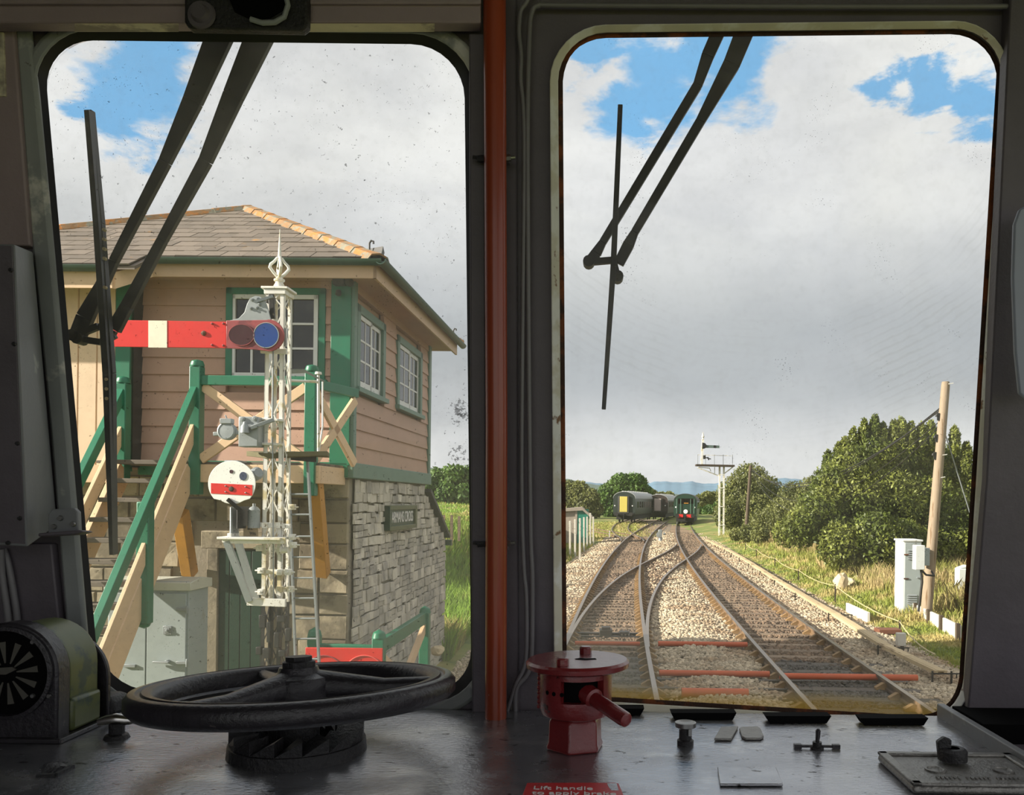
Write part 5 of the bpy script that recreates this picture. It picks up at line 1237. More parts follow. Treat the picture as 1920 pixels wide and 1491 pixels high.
m=MB(); m.bar(q_(426,936,-.22),q_(452,958,-.18),.045,.03); m.box2(q_(444,950,-.18),q_(468,990,.05)); m.build('disc_crank',M_blk,sg,bevel=.01)
m=MB(); m.lathe([(.045,0),(.045,.14),(.03,.16),(.012,.17),(.012,.19)],q_(476,990,-.04),14); m.build('detector_case',M_galv,sg)
pl_([(456,986),(484,987),(484,1007),(456,1006)],-.02,.006,M_trunk,'number_plate')
nM=Matrix(((1,0,0,0),(0,0,-1,0),(0,1,0,0),(0,0,0,1)))
for bdy,px,py in (('B.L',469,991.5),('996',474,1001)):
    text('lettering',bdy,.034,Matrix.Translation(q_(px,py,-.024)-WL[sg.name])@nM,M_blk,sg,.0008)
m=MB(); m.bar(q_(417,1008,-.1),q_(534,1010,-.1),.2,.018); m.bar(q_(417,1013,-.16),q_(536,1014,-.16),.02,.05); m.build('platform_bracket',M_wht,sg,bevel=.003)
m=MB(); m.bar(q_(425,1015,-.16),q_(468,1128,-.1),.05,.03,(0,-1,0)); m.build('bracket_strut',M_galv,sg); m=MB(); m.bar(q_(446,1015,.0),q_(480,1125,.05),.05,.03,(0,-1,0)); m.build('bracket_strut',M_galv,sg)
m=MB(); m.bar(q_(464,1128,-.08),q_(536,1131,-.08),.03,.06); m.build('base_channel',M_wht,sg,bevel=.003)
m=MB(); m.box2(q_(426,1000,-.17),q_(449,1006,-.02)); m.build('disc_foot',M_wht,sg,bevel=.004)
# clamps on the legs
for x,y in ((487,1028),(531,1032),(490,1070),(525,1073),(541,1073),(490,1110),(525,1105),(545,1105),(498,985),(522,985),(548,951),(548,1007),(550,1022)):
    c_=q_(x,y,-.02); m=MB(); m.box(c_,(.045,.05,.045)); m.lathe([(.007,0),(.007,.05)],c_,6,(1 if x>515 else -1,0,0)); m.lathe([(.010,0),(.010,.035)],c_,6,(0,-1,0)); m.build('clamp',M_wht,sg,bevel=.004)
for (xa_,ya_),(xb_,yb_) in (((488,984),(545,987)),((500,1072),(548,1073)),((520,1105),(546,1106)),((520,1031),(545,1030))):
    m=MB(); m.bar(q_(xa_,ya_,-.01),q_(xb_,yb_,-.01),.03,.035); m.build('tie_bar',M_wht,sg,bevel=.003)
m=MB(); m.lathe([(.03,-.03),(.02,-.02),(.02,.02),(.03,.03)],q_(534,1032,-.05),14,(1,0,0)); m.build('pulley',M_wht,sg)
# pulley gear in the dark foot of the post
for x,y,w_,h_ in ((493,1165,.05,.1),(505,1185,.03,.16),(528,1160,.06,.05),(520,1200,.04,.12),(541,1190,.04,.1),(486,1220,.04,.06),(500,1225,.05,.08),(530,1225,.05,.05)):
    m=MB(); m.box(q_(x,y,-.03),(w_,.04,h_)); m.build('wire_bracket',M_blk,sg,bevel=.004)
# ladder and its platform
YLd=.5
lt=thing('signal_ladder',V(q_(575,1300,YLd).x,YS+YLd,-.2),'thin steel ladder and small timber stand behind the semaphore post','ladder')
sR=[q_(576,852,YLd),q_(601,1290,YLd)]; sL_=[q_(540,852,YLd),q_(556,1290,YLd)]
for s in (sR,sL_): m=MB(); m.bar(s[0],s[1],.035,.016,(1,0,0)); m.build('stile',M_galv,lt)
for y in (927,965,1006,1045,1084,1122,1160,1198,1236,1272):
    t=(y-852)/438; m=MB(); m.tube([sR[0]+(sR[1]-sR[0])*t,sL_[0]+(sL_[1]-sL_[0])*t],.008,8); m.build('rung',M_galv,lt)
m=MB(); m.prism([q_(462,846,.1),q_(505,851,-.05),q_(540,847,.1),q_(614,846,YLd),q_(618,850,YLd+.2),q_(545,846,YLd+.25)],V(0,0,-.04)); m.build('stand',mat('mossy_timber',(106,100,70),.85,var=.3),lt,bevel=.004)
m=MB(); m.bar(q_(540,855,.3),q_(590,860,YLd),.05,.06); m.build('stand_bearer',M_blk,lt)
m=MB(); m.tube([q_(597,850,YLd),q_(597,704,YLd)],.012,8); m.tube([q_(597,716,YLd),q_(545,714,.3)],.011,8); m.tube([q_(597,852,YLd),q_(605,800,YLd+.1),q_(605,716,YLd+.1)],.008,8); m.lathe([(.03,0),(.025,.02)],q_(597,702,YLd),12); m.build('hoop_rail',M_wht,lt)
m=MB(); m.prism([q_(545,692,.25),q_(570,692,.35),q_(576,696,.35),q_(608,714,YLd+.05),q_(606,716,YLd+.05),q_(572,699,.35),q_(545,700,.25)],V(0,.02,0)); m.build('guard_strap',M_galv,lt)

# ------------------------------------------------------------------ things before the signal box
M_cabn=mat('grey_green_steel',(162,172,172),.5,var=.1,scale=4,c3=(140,136,120),c3s=3,c3r=(.6,.75))
YC=8.55
ca=P(150,1300,YC); cz=P(300,1090,YC).z; cxr=P(350,1180,YC).x; cxm_=P(276,1180,YC).x; cxl=2*cxm_-cxr
lc_=thing('location_cabinet',V((cxl+cxr)/2,YC+.2,-.3),'grey two-door steel cabinet under the stairs of the signal box','cabinet')
m=MB(); m.box2((cxl,YC,-.3),(cxr+.02,YC+.42,cz)); m.build('body',M_cabn,lc_,bevel=.006)
m=MB(); m.prism([V(cxl-.03,YC-.03,cz-.09),V(cxl-.03,YC-.03,cz-.01),V(cxl-.03,YC+.2,cz+.03),V(cxl-.03,YC+.45,cz),V(cxl-.03,YC+.45,cz-.09)],V(cxr-cxl+.08,0,0)); m.build('lid',mat('pale_lid',(206,206,192),.5,var=.12,scale=5),lc_,bevel=.006)
for a,b in ((cxl+.02,cxm_-.006),(cxm_+.006,cxr-.0)):
    m=MB(); m.box2((a,YC-.02,-.1),(b,YC,cz-.12)); d_=m.build('door',M_cabn,lc_,bevel=.004)
    if b>cxm_+.1:
        for y in (1143,1243):
            m=MB(); q=P(342,y,YC-.03); m.box(q,(.12,.02,.03)); m.lathe([(.012,-.04),(.012,.04)],q+V(.05,-.01,0),8); m.build('hinge',M_galv,d_,bevel=.003)
        q=P(314,1182,YC-.025); m=MB(); m.box(q,(.085,.012,.085)); m.box(q+V(0,-.006,0),(.05,.012,.05)); m.lathe([(.012,.0),(.012,.012)],q+V(0,-.012,0),10,(0,-1,0)); m.build('lock_plate',M_galv,d_,bevel=.003)
        q=P(306,1242,YC-.06); m=MB(); m.bar(q+V(-.1,0,.0),q+V(.06,-.01,-.0),.028,.02); m.lathe([(.02,0),(.02,.05)],q+V(.03,.05,0),10,(0,-1,0)); m.build('handle',M_galv,d_,bevel=.003)
        q=P(328,1108,YC-.022); m=MB(); m.box(q,(.05,.006,.015)); m.build('tally_plate',M_galv,d_)
    else:
        q=P(243,1249,YC-.03); m=MB(); m.box(q,(.12,.02,.03)); m.build('hinge',M_galv,d_,bevel=.003)
# green fence with the red board
YFn=8.0
fn=thing('green_fence',V(-2.05,8.6,-.2),'green post-and-rail fence with buff braces beside the signal box','fence')
def fpost(px,pt,Y,w_=.11):
    a=P(px,pt,Y); m=MB(); m.box2((a.x-w_/2,Y-w_/2,-.3),(a.x+w_/2,Y+w_/2,a.z-.05)); m.lathe([(w_*.62,0),(w_*.5,.05),(.0,.08)],V(a.x,Y,a.z-.05),10,cap=False); m.build('post',M_gpaint,fn,bevel=.008); return a
pA=fpost(590,1182,YFn+.1); pB=fpost(711,1186,YFn); pC=fpost(797,1141,9.8)
m=MB(); m.bar(pB+V(0,0,-.14),pC+V(0,0,-.10),.06,.13); m.build('rail',M_gpaint,fn,bevel=.006)
m=MB(); m.bar(pA+V(0,-.02,-.16),pB+V(0,.0,-.16),.06,.08); m.build('rail',M_gpaint,fn,bevel=.006)
m=MB(); m.bar(pB+V(0,0,-.22),V(pC.x,pC.y,.3),.04,.11); m.build('brace',M_buff,fn); m=MB(); m.bar(V(pB.x,pB.y,.3),pC+V(0,0,-.2),.04,.11); m.build('brace',M_buff,fn)
rb=thing('red_board',P(645,1330,7.9),'red painted board with two ring marks on the green fence','board')
a,b=P(574,1214,7.9),P(718,1214,7.9); m=MB(); m.box2((a.x,7.88,a.z-.5),(b.x,7.91,a.z)); m.build('panel',M_red,rb,bevel=.004)
for px,r in ((607,.2),(683,.2)):
    c_=P(px,1268,7.875); m=MB(); m.tube([c_+V(r*.95*math.cos(2*math.pi*i/32),0,r*.95*math.sin(2*math.pi*i/32)) for i in range(32)],.006,6,closed=True); m.build('ring_mark',M_dred if px<640 else mat('pink_mark',(226,90,84),.4),rb)
lump('pale_block',P(820,1226,11.5),(.09,.09,.07),M_rub,'small sunlit pale block behind the green fence','block')

# ================================================================== BESIDE THE LINE, OUTWARD
K=.85
M_cup=mat('white_cupboard_paint',(226,230,228),.5,var=.06,scale=4,c3=(176,170,150),c3s=3,c3r=(.64,.76))
cc=G(1693,1148,-.1); YK=cc.y; zt_=P(1693,1014,YK).z
cu=thing('relay_cupboard',V(cc.x+.25,YK+.3,-.2),'tall white louvred steel cupboard beside the telegraph pole','cupboard')
wK=P(1727,1100,YK).x-cc.x
m=MB(); m.box2((cc.x,YK,-.35),(cc.x+wK,YK+.62,zt_)); m.build('body',M_cup,cu,bevel=.008)
m=MB(); m.box2((cc.x-.03,YK-.03,zt_-.02),(cc.x+wK+.03,YK+.65,zt_+.03)); m.build('lid',M_cup,cu,bevel=.01)
m=MB(); m.box2((cc.x+.03,YK-.02,-.15),(cc.x+wK-.02,YK,zt_-.06)); d_=m.build('door',M_cabn,cu,bevel=.004)  # grey door paints in the shade on the white cupboard's front
for z0 in (zt_-.22,.35):
    for i in range(5):
        m=MB(); m.prism([V(cc.x+.10,YK-.02,z0-i*.055),V(cc.x+.10,YK-.045,z0-.03-i*.055),V(cc.x+.10,YK-.02,z0-.035-i*.055)],V(.24,0,0)); m.build('louvre',M_galv,d_)
for z0 in (zt_-.35,.75): m=MB(); m.box((cc.x+.06,YK-.03,z0),(.12,.02,.03)); m.build('hinge',M_rust,d_)
m=MB(); m.box((cc.x+wK-.07,YK-.035,.78),(.1,.03,.03)); m.build('handle',M_galv,d_)
# telegraph pole with box
YPo=20.6; pb=P(1735,1150,YPo); pt_=P(1773,716,YPo)
M_polew=mat('weathered_pole_wood',(156,138,116),.8,var=.25,scale=3,bump=.5,bscale=12,stretch=(6,6,.4),c3=(120,96,70),c3s=3,c3r=(.55,.65))
tpz=thing('telegraph_pole',V(pb.x,YPo,-.2),'weathered leaning telegraph pole rising in front of the big bush','pole')
pb.z=-.3
m=MB(); m.tube([pb,(pb+pt_)/2,pt_-V(0,0,.1),pt_],[.135,.118,.10,.085],14); m.build('shaft',M_polew,tpz,ang=60)
dirp=(pt_-pb).normalized()
for py in (782,822,855): 
    t=(1150-py)/(1150-716.); c_=P(1773-38*(py-716)/434.-0,py,YPo); m=MB(); m.box(c_+V(-.12,-.04,0),(.05,.04,.18)); m.lathe([(.03,0),(.035,.03),(.02,.06)],c_+V(-.16,-.04,0),10); m.build('insulator',M_blk,tpz)
for py,s in ((721,1),(854,1),(896,1)):
    c_=P(1773-38*(py-716)/434.,py,YPo); m=MB(); m.bar(c_+V(.04,-.1,0),c_+V(.15,-.1,.02),.02); m.build('step_iron',M_wht,tpz)
jb=MB(); jq=P(1722,1045,YPo-.35); jb.box2((jq.x-.12,YPo-.5,jq.z-.29),(jq.x+.10,YPo-.28,jq.z+.29)); jb_=jb.build('junction_box',M_cup,tpz,bevel=.012)
jb=MB(); jb.box2((jq.x+.10,YPo-.36,jq.z-.20),(jq.x+.27,YPo-.1,jq.z+.22)); jb.build('junction_box',M_cabn,tpz,bevel=.012)
m=MB(); c1=P(1727,1068,YPo-.35); m.tube([c1,c1+V(.03,0,-.3),c1+V(-.02,0,-.7),c1+V(-.05,0,-1.0)],.03,8); c2=P(1735,1070,YPo-.3); m.tube([c2+V(-.1,0,.02),c2+V(.0,-.05,-.1),c2+V(.2,-.02,-.12),c2+V(.22,.2,-.02)],.025,8); m.build('cable_loop',M_blk,tpz,ang=60)
# stay wire
m=MB(); s0=P(1768,800,YPo); s1=P(1818,960,YPo+.5); s1=s0+(s1-s0)*1.9; m.tube([s0,s1],.014,6); m.build('stay_wire',M_galv,tpz)
# far pole and wires
YP2=55; p2b=P(1397,1017,YP2); p2t=P(1407.5,873,YP2)
fp=thing('telegraph_pole',p2b,'far dark leaning telegraph pole beside the bracket signal','pole'); m=MB(); m.tube([p2b-V(0,0,.3),p2t],[.13,.10],12); m.build('shaft',mat('dark_pole_wood',(84,70,56),.8,var=.2),fp,ang=60)
m=MB(); m.bar(p2t+V(-.05,-.1,-.4),p2t+V(.3,-.1,-.4),.05); m.build('insulator_arm',M_blk,fp)
for i,(py,sag,r) in enumerate(((766,1.5,.018),(770,1.3,.018),(790,1.9,.012),(800,2.3,.012))):
    a=P(1762,py,YPo); b=P(1411-0*i,880+i*3,YP2); pts=[a+(b-a)*(j/24)-V(0,0,sag*4*(j/24)*(1-j/24)) for j in range(25)]
    m=MB(); m.tube(pts,r,6); tag(m.build('telegraph_wire',M_blk,ang=60),['topmost thick black telegraph wire between the two leaning poles','second thick black telegraph wire, just under the topmost','upper of the two thin telegraph wires below the thick pair','lowest thin telegraph wire between the two leaning poles'][i],'wire','telegraph wires between the two poles')
# white thing at the frame edge
m=MB(); q=G(1800,1130,-.2); m.box2((q.x-.05,q.y,-.3),(q.x+.5,q.y+.3,P(1800,1066,q.y).z)); m.prism([V(q.x-.05,q.y,P(1800,1066,q.y).z),V(q.x+.5,q.y,P(1800,1066,q.y).z),V(q.x+.2,q.y,P(1800,1060,q.y).z)],V(0,.3,0)); tag(m.build('white_cabinet',M_cup,bevel=.03),'white trackside cabinet mostly hidden by the edge of the second windscreen','cabinet')
# hut ---------------------------------------------------------------
YH=57; hz=-.25
h0=P(1060,1000,YH).x; h1=P(1103,1000,YH).x; h2=P(1108.5,1000,YH+2.2).x; htop=P(1080,950,YH).z
M_conc=mat('stained_concrete',(176,164,150),.85,var=.2,scale=2,rnd=.08); M_teal=mat('teal_door',(30,132,112),.5,var=.1)
ht=thing('lineside_hut',V((h0+h1)/2,YH+1,hz),'pale concrete lineside hut with a teal door behind the white posts','hut')
hx0=h0-.9
m=MB(); m.box2((hx0,YH,hz-.2),(h1,YH+2.2,htop-.25)); m.build('wall',M_conc,ht)
m=MB(); m.prism([V(hx0-.15,YH-.2,htop-.25),V(h1-.45,YH-.2,htop-.02),V(h1+.25,YH-.2,htop-.62),V(h1+.25,YH-.2,htop-.82),V(h1-.4,YH-.2,htop-.25),V(hx0-.15,YH-.2,htop-.4)],V(0,2.6,0)); m.build('roof_slab',M_conc,ht)
m=MB(); m.box2((P(1082,1000,YH).x,YH-.06,hz),(P(1103,1000,YH).x,YH+.02,P(1090,955,YH).z)); m.build('door',M_teal,ht)
m=MB(); m.box2((P(1078,1000,YH).x,YH-.08,hz),(P(1082,1000,YH).x,YH+.02,P(1090,952,YH).z)); m.build('door_frame',M_conc,ht)
for i,(px,pyt,pyb) in enumerate(((1069,977,1042),(1078.5,974,1043),(1087.5,972,1050),(1095,970,1032),(1101,969,1026),(1107,962,1024),(1112.5,969,1021))):
    b_=G(px,pyb,-.22); t_=P(px,pyt,b_.y); mm=MB(); mm.bar(b_-V(0,0,.2),t_,.10,.10); o=mm.build('fence_post',M_wb,bevel=.012)
    tag(o,['white concrete post before the hut, nearest the windscreen edge','tall white concrete post before the hut wall, second from the windscreen edge','nearest white concrete post, low before the teal door','white concrete post across the middle of the teal door','white concrete post at the far edge of the teal door','white concrete post against the hut corner','white concrete post standing clear beyond the hut corner'][i],'post','white concrete posts before the hut')
b_=G(1143,1008,-.2); mm=MB(); mm.bar(b_-V(0,0,.1),P(1143,995,b_.y),.09); tag(mm.build('marker_post',M_wb,bevel=.01),'short white marker post beside the rusty stub track','post')
# dwarf signal
YDw=56; dq=G(1238,1018,-.2); YDw=dq.y
dwf=thing('dwarf_signal',dq,'small grey ground signal standing between the two running lines','signal')
def dq_(px,py,dy=0): return P(px,py,YDw+dy)
m=MB(); m.lathe([(.18,0),(.13,.1),(.10,.5)],dq,12); m.build('pedestal',M_galv,dwf); m=MB(); m.lathe([(.2,0),(.2,.04),(.0,.05)],dq_(1236,1003,-.1),20,(0,-1,0)); m.build('disc',M_galv,dwf); m=MB(); m.box(dq_(1238,997.5),(.26,.22,.3)); m.lathe([(.1,0),(.06,.15)],dq_(1244,1001),10,(1,-.3,0)); m.build('lamp',M_galv,dwf,bevel=.03)
# bracket signal
YBr=62; gb_=G(1352,1009,-.2); YBr=gb_.y
def b__(px,py,dy=0): return P(px,py,YBr+dy)
bs=thing('bracket_signal',gb_,'far white bracket signal with railed platform and one arm, beyond the crossover','signal')
for px in (1348.5,1356.5):
    m=MB(); a=b__(px,1010); a.z=-.3; m.bar(a,b__(px+.8,874),.13,.13); m.build('post',M_wht,bs)
for py in (890,915,950,985): m=MB(); m.bar(b__(1347,py,-.05),b__(1359,py,-.05),.08,.06); m.build('tie_plate',M_wht,bs)
m=MB(); m.bar(b__(1304.5,872.5),b__(1376,874),.9,.14); m.build('platform',M_stake,bs)
m=MB(); m.bar(b__(1308,877),b__(1349,893),.08); m.bar(b__(1310,876),b__(1330,878),.06); m.bar(b__(1330,877),b__(1333,884),.05); m.bar(b__(1340,888),b__(1340,876),.05); m.bar(b__(1374,876),b__(1358,888),.08); m.build('bracket_strut',M_wht,bs)
for px in (1308.5,1323,1339.5,1356,1373.5): m=MB(); m.bar(b__(px,872,.4),b__(px,852.5,.4),.035); m.build('rail_post',M_galv,bs)
m=MB(); m.bar(b__(1308.5,853,.4),b__(1373.5,855,.4),.035); m.build('hand_rail',M_wht,bs)
m=MB(); m.bar(b__(1315.5,872),b__(1318,824),.17,.17); m.lathe([(.1,0),(.06,.1),(.12,.2),(.02,.55)],b__(1318,824),10,cap=False); m.build('doll_post',M_wht,bs)
ar=MB(); ar.prism([b__(1322,834.5,-.2),b__(1349,835.5,-.2),b__(1349,840.5,-.2),b__(1322,840,-.2)],V(0,.03,0)); ar_=ar.build('signal_arm',mat('arm_back_green',(96,112,108),.5),bs)
ar=MB(); ar.prism([b__(1338,835,-.22),b__(1342,835.2,-.22),b__(1342,840.3,-.22),b__(1338,840.2,-.22)],V(0,.02,0)); ar.build('black_band',M_blk,ar_)
m=MB(); m.prism([b__(1317,830,-.24),b__(1322,831,-.24),b__(1326,836,-.24),b__(1322,841,-.24),b__(1317,842,-.24)],V(0,.06,0)); m.build('spectacle',M_blk,bs)
m=MB(); m.box(b__(1320.5,857.5,-.1),(.18,.2,.28)); m.bar(b__(1323,858,-.1),b__(1333,861,-.1),.07); m.bar(b__(1327,857,-.1),b__(1329,863,-.1),.08); m.build('lower_arm',M_blk,bs)
# ================================================================== TRAINS
K=.75
M_coach = mat('dark_green_coach',(44,54,50),.4,var=.2,scale=2)
M_coach2= mat('sooty_coach',(58,48,44),.5,var=.2,scale=2)
M_loco  = mat('locomotive_green',(34,64,50),.35,var=.15,scale=2)
M_roof  = mat('pale_roof',(176,178,178),.5,var=.15,scale=1)
M_roofd = mat('dark_roof',(62,60,58),.6,var=.15)
M_under = mat('black_running_gear',(26,24,24),.7,var=.3)
M_yell  = mat('yellow_end_door',(214,196,96),.5,var=.06)
M_offw  = mat('off_white_end_door',(206,188,180),.5,var=.06)
M_redb  = mat('red_buffer_beam',(230,44,44),.45,var=.05)
def coach(px,Y,top,wid,head,length,mbody,mroof,label,cat,name,door=None,loco=False):
    p=P(px,940,Y); t=thing(name,V(p.x,Y,-.2),label,cat); ca,sa=math.cos(head),math.sin(head)
    T=lambda x,y,z: V(p.x+x*ca+y*sa, Y-x*sa+y*ca, z)
    hw=wid/2; sh=top-.85; prof=[(-hw+.05,.95),(-hw,1.4),(-hw,sh)]+[(hw*math.cos(a),sh+.85*math.sin(a)**.9 if math.sin(a)>0 else sh) for a in [math.pi-math.pi*i/14 for i in range(1,14)]]+[(hw,sh),(hw,1.4),(hw-.05,.95)]
    m=MB(); m.prism([T(x,0,z) for x,z in prof],T(0,length,0)-T(0,0,0)); m.build('body',mbody,t,ang=30)
    arc=[(x*1.012,z+.02) for x,z in prof if z>=sh-.01]; n=len(arc); q=[T(x,-.02,z) for x,z in arc]; q2=[T(x,length,z) for x,z in arc]; r=[T(x*.985,-.02,z-.06) for x,z in arc]; r2=[T(x*.985,length,z-.06) for x,z in arc]
    m=MB(); m.add(q+q2+r+r2,[(i,i+1,n+i+1,n+i) for i in range(n-1)]+[(2*n+i,3*n+i,3*n+i+1,2*n+i+1) for i in range(n-1)]+[(i,2*n+i,2*n+i+1,i+1) for i in range(n-1)]); m.build('roof',mroof,t,ang=40)
    if not loco:
        for i in range(9):
            for x in (-.35,.35): m=MB(); m.box(T(x,1.2+i*2.1,top+.0),(.28,.4,.2)); m.build('roof_vent',M_roof,t,bevel=.03)
    m=MB(); m.box(T(0,length/2,.62),(2.0,length*.96,.6),Matrix.Rotation(-head,3,'Z')); m.build('underframe',M_under,t)
    for y in (1.2,3.6,length-3,length-1):
        for x in (-.75,.75): m=MB(); m.lathe([(.46,-.06),(.46,.06)],T(x,y,.46),18,(ca,-sa,0)); m.build('wheel',M_under,t)
    m=MB(); m.box(T(0,-.06,.98),(1.5 if loco else 2.4,.14,.36),Matrix.Rotation(-head,3,'Z')); m.build('buffer_beam',M_redb if loco else M_under,t)
    for x in (-.87,.87): m=MB(); m.lathe([(.1,0),(.1,.32),(.23,.34),(.23,.40)],T(x,-.1,1.0),16,(-sa,-ca,0)); m.build('buffer',M_under,t)
    m=MB(); m.bar(T(0,-.1,1.0),T(0,-.4,.85),.16,.14); m.bar(T(0,-.4,.9),T(.0,-.42,.4),.1); m.build('coupling',M_under,t)
    if door:
        m=MB(); m.box(T(-.05,-.1,(1.15+sh+.2)/2),(1.35,.24,sh-.75),Matrix.Rotation(-head,3,'Z')); m.build('gangway',M_roofd,t,bevel=.05)
        m=MB(); m.box(T(-.05,-.24,1.25+(sh-1.0)/2),(.92,.05,sh-1.0),Matrix.Rotation(-head,3,'Z')); m.build('end_door',door,t,bevel=.02)
        for x in (-1.15,1.0): m=MB(); m.lathe([(.08,0),(.07,.05)],T(x,-.0,2.0),12,(-sa,-ca,0)); m.build('lamp_bracket',M_white,t)
    for i in range(8):
        y=1.6+i*(length-3)/8
        for s in (-1,1):
            m=MB(); m.box(T(s*(hw+.005),y+.6,2.15),(.03,1.1,.75),Matrix.Rotation(-head,3,'Z')); m.build('window',M_glassd,t)
    if loco:
        m=MB(); m.prism([T(x,-.03,z) for x,z in ((-.8,2.35),(.95,2.35),(.95,2.95),(-.8,2.95))],T(0,.05,0)-T(0,0,0)); cw=m.build('cab_window',M_glassd,t)
        m=MB(); m.box(T(.1,-.05,2.42),(.5,.03,.1)); m.build('window_blind',M_ochre,cw)
        for x in (-.95,-.5,.6,.98): m=MB(); m.tube([T(x,-.07,1.25),T(x,-.07,2.9)],.03,8); m.build('hand_rail',M_gpale,t)
        m=MB(); m.lathe([(.24,0),(.24,.03),(.12,.04)],T(.05,-.06,1.48),24,(-sa,-ca,0)); m.build('head_disc',M_white,t)
        for x in (-1.05,1.05): m=MB(); m.lathe([(.09,0),(.06,.05)],T(x,-.02,1.95),12,(-sa,-ca,0)); m.build('marker_light',M_white,t)
        m=MB(); m.box(T(0,-.05,.98),(.5,.2,.4)); m.build('draw_hook',M_under,t)
    return t
coach(1170.5,103,3.72,2.72,.19,19,M_coach,M_roof,'dark coach with a yellow end door standing on the grassy siding','railway coach','railway_coach',M_yell)
coach(1234,119,3.55,2.75,.18,19,M_coach2,M_roof,'sooty dark coach with an off-white end door, between the other two trains','railway coach','railway_coach',M_offw)
coach(1285,96,3.48,2.6,.14,14,M_loco,M_roofd,'dark green locomotive with red buffer beam and white disc','locomotive','locomotive',None,True)
# ================================================================== TREES, SCRUB, GRASS
def leafmat(name,rgb,c2,tr=.35,isl=.35): return mat(name,rgb,.55,var=.2,scale=.8,isl=isl,c2=c2,c2s=.7,c2r=(.45,.6),translucent=tr)
M_leaf  = leafmat('sallow_leaves',(140,148,66),(98,112,42),.35,.5)
M_leafd = leafmat('oak_leaves',(104,136,60),(74,106,46))
M_leafo = leafmat('olive_leaves',(138,142,80),(108,114,60))
M_bark  = mat('bark',(92,76,58),.85,var=.3)
def leaves(blobs,n,size,asp=2.0):
    c=np.array([b[0] for b in blobs]); r=np.array([b[1] for b in blobs]); wgt=(r[:,0]*r[:,2]); k=rng.choice(len(blobs),n,p=wgt/wgt.sum())
    d=rng.normal(0,1,(n,3)); d/=np.linalg.norm(d,axis=1)[:,None]; rad=1-.45*rng.uniform(0,1,(n,1))**2+rng.normal(0,.06,(n,1))
    p=c[k]+d*r[k]*rad
    u=rng.normal(0,1,(n,3))+np.array([0,0,.7]); u/=np.linalg.norm(u,axis=1)[:,None]; v=np.cross(u,d+rng.normal(0,.5,(n,3))); v/=np.linalg.norm(v,axis=1)[:,None]+1e-9
    s=size*rng.uniform(.6,1.3,(n,1)); a=p-u*s*.5*asp*.5; q=np.stack([p-u*s*asp*.5,p+v*s*.5,p+u*s*asp*.5,p-v*s*.5],1)
    return q.reshape(-1,3), np.arange(n*4).reshape(n,4)
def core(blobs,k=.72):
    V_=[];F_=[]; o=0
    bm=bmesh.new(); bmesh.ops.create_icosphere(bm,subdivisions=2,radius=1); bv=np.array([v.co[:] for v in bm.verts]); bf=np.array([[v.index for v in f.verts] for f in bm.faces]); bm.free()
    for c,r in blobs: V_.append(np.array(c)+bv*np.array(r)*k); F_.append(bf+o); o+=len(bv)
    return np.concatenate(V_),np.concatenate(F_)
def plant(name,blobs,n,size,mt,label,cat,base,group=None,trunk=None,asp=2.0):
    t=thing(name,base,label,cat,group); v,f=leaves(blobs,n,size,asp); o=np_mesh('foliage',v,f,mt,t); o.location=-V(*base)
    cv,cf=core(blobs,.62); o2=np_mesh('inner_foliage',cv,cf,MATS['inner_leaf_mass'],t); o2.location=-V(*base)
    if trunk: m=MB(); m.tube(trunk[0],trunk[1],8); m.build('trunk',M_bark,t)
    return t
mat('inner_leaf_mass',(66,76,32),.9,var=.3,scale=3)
def blob(px,py,r,Y,fy=.9,fz=1.0): p=P(px,py,Y); s=r*Y/F0; return ((p.x,p.y,p.z),(s,s*fy,s*fz))
bl=[blob(*b) for b in ((1640,862,44,32),(1600,888,50,31.5),(1680,872,54,32.5),(1563,912,42,31),(1725,880,54,33),(1775,885,52,33.5),(1812,925,50,33),(1600,950,64,31),(1660,955,76,31.5),(1540,965,50,30.5),(1503,990,36,30),(1725,965,76,32),(1785,985,66,32),(1640,1015,56,29.5),(1575,1020,44,29.5),(1815,1035,56,31),(1745,1040,62,31),(1690,1030,56,30),(1475,1000,26,31),(1850,960,70,33))]
sp_=[blob(x,y-10,10,32,1,3.0) for x,y in ((1620,826),(1640,818),(1600,842),(1655,832),(1572,868),(1690,822),(1708,830),(1676,826),(1745,828),(1760,838),(1585,858),(1552,885),(1790,838),(1812,868),(1728,832))]
plant('sallow_bush',bl,120000,.07,M_leaf,'huge olive-green bush rising behind the telegraph pole and white cupboard','bush',(10.5,31.5,.2))
o=[c for c in bpy.data.objects if c.name.startswith('sallow_bush')][0]
v,f=leaves(sp_,14000,.07); oo=np_mesh('top_shoots',v,f,M_leaf,o); oo.location=-V(10.5,31.5,.2)
def bush(lst,n,size,mt,label,base,nm='scrub_bush',asp=1.6,fy=.9,cat='bush',trunk=None): plant(nm,[blob(*b,fy) for b in lst],n,size,mt,label,cat,base,None,trunk,asp)
bush(((1405,905,36,70),(1435,925,34,69),(1380,930,36,70),(1368,965,30,68),(1420,965,44,68),(1450,950,28,69)),22000,.12,M_leafo,'rounded bush behind the far telegraph pole and bracket signal',(12.5,69,.2))
bush(((1490,935,32,55),(1525,930,36,54),(1470,965,34,54),(1515,975,44,53),(1545,940,30,54),(1440,985,30,56),(1415,990,22,57)),22000,.10,M_leafo,'dark low scrub between the huge bush and the far telegraph pole',(12,54,.3))
bush(((1400,1000,16,52),(1425,1003,18,50),(1380,1003,12,55)),3000,.1,M_leafo,'small brown-green scrub at the foot of the far telegraph pole',(9.6,51,.1))
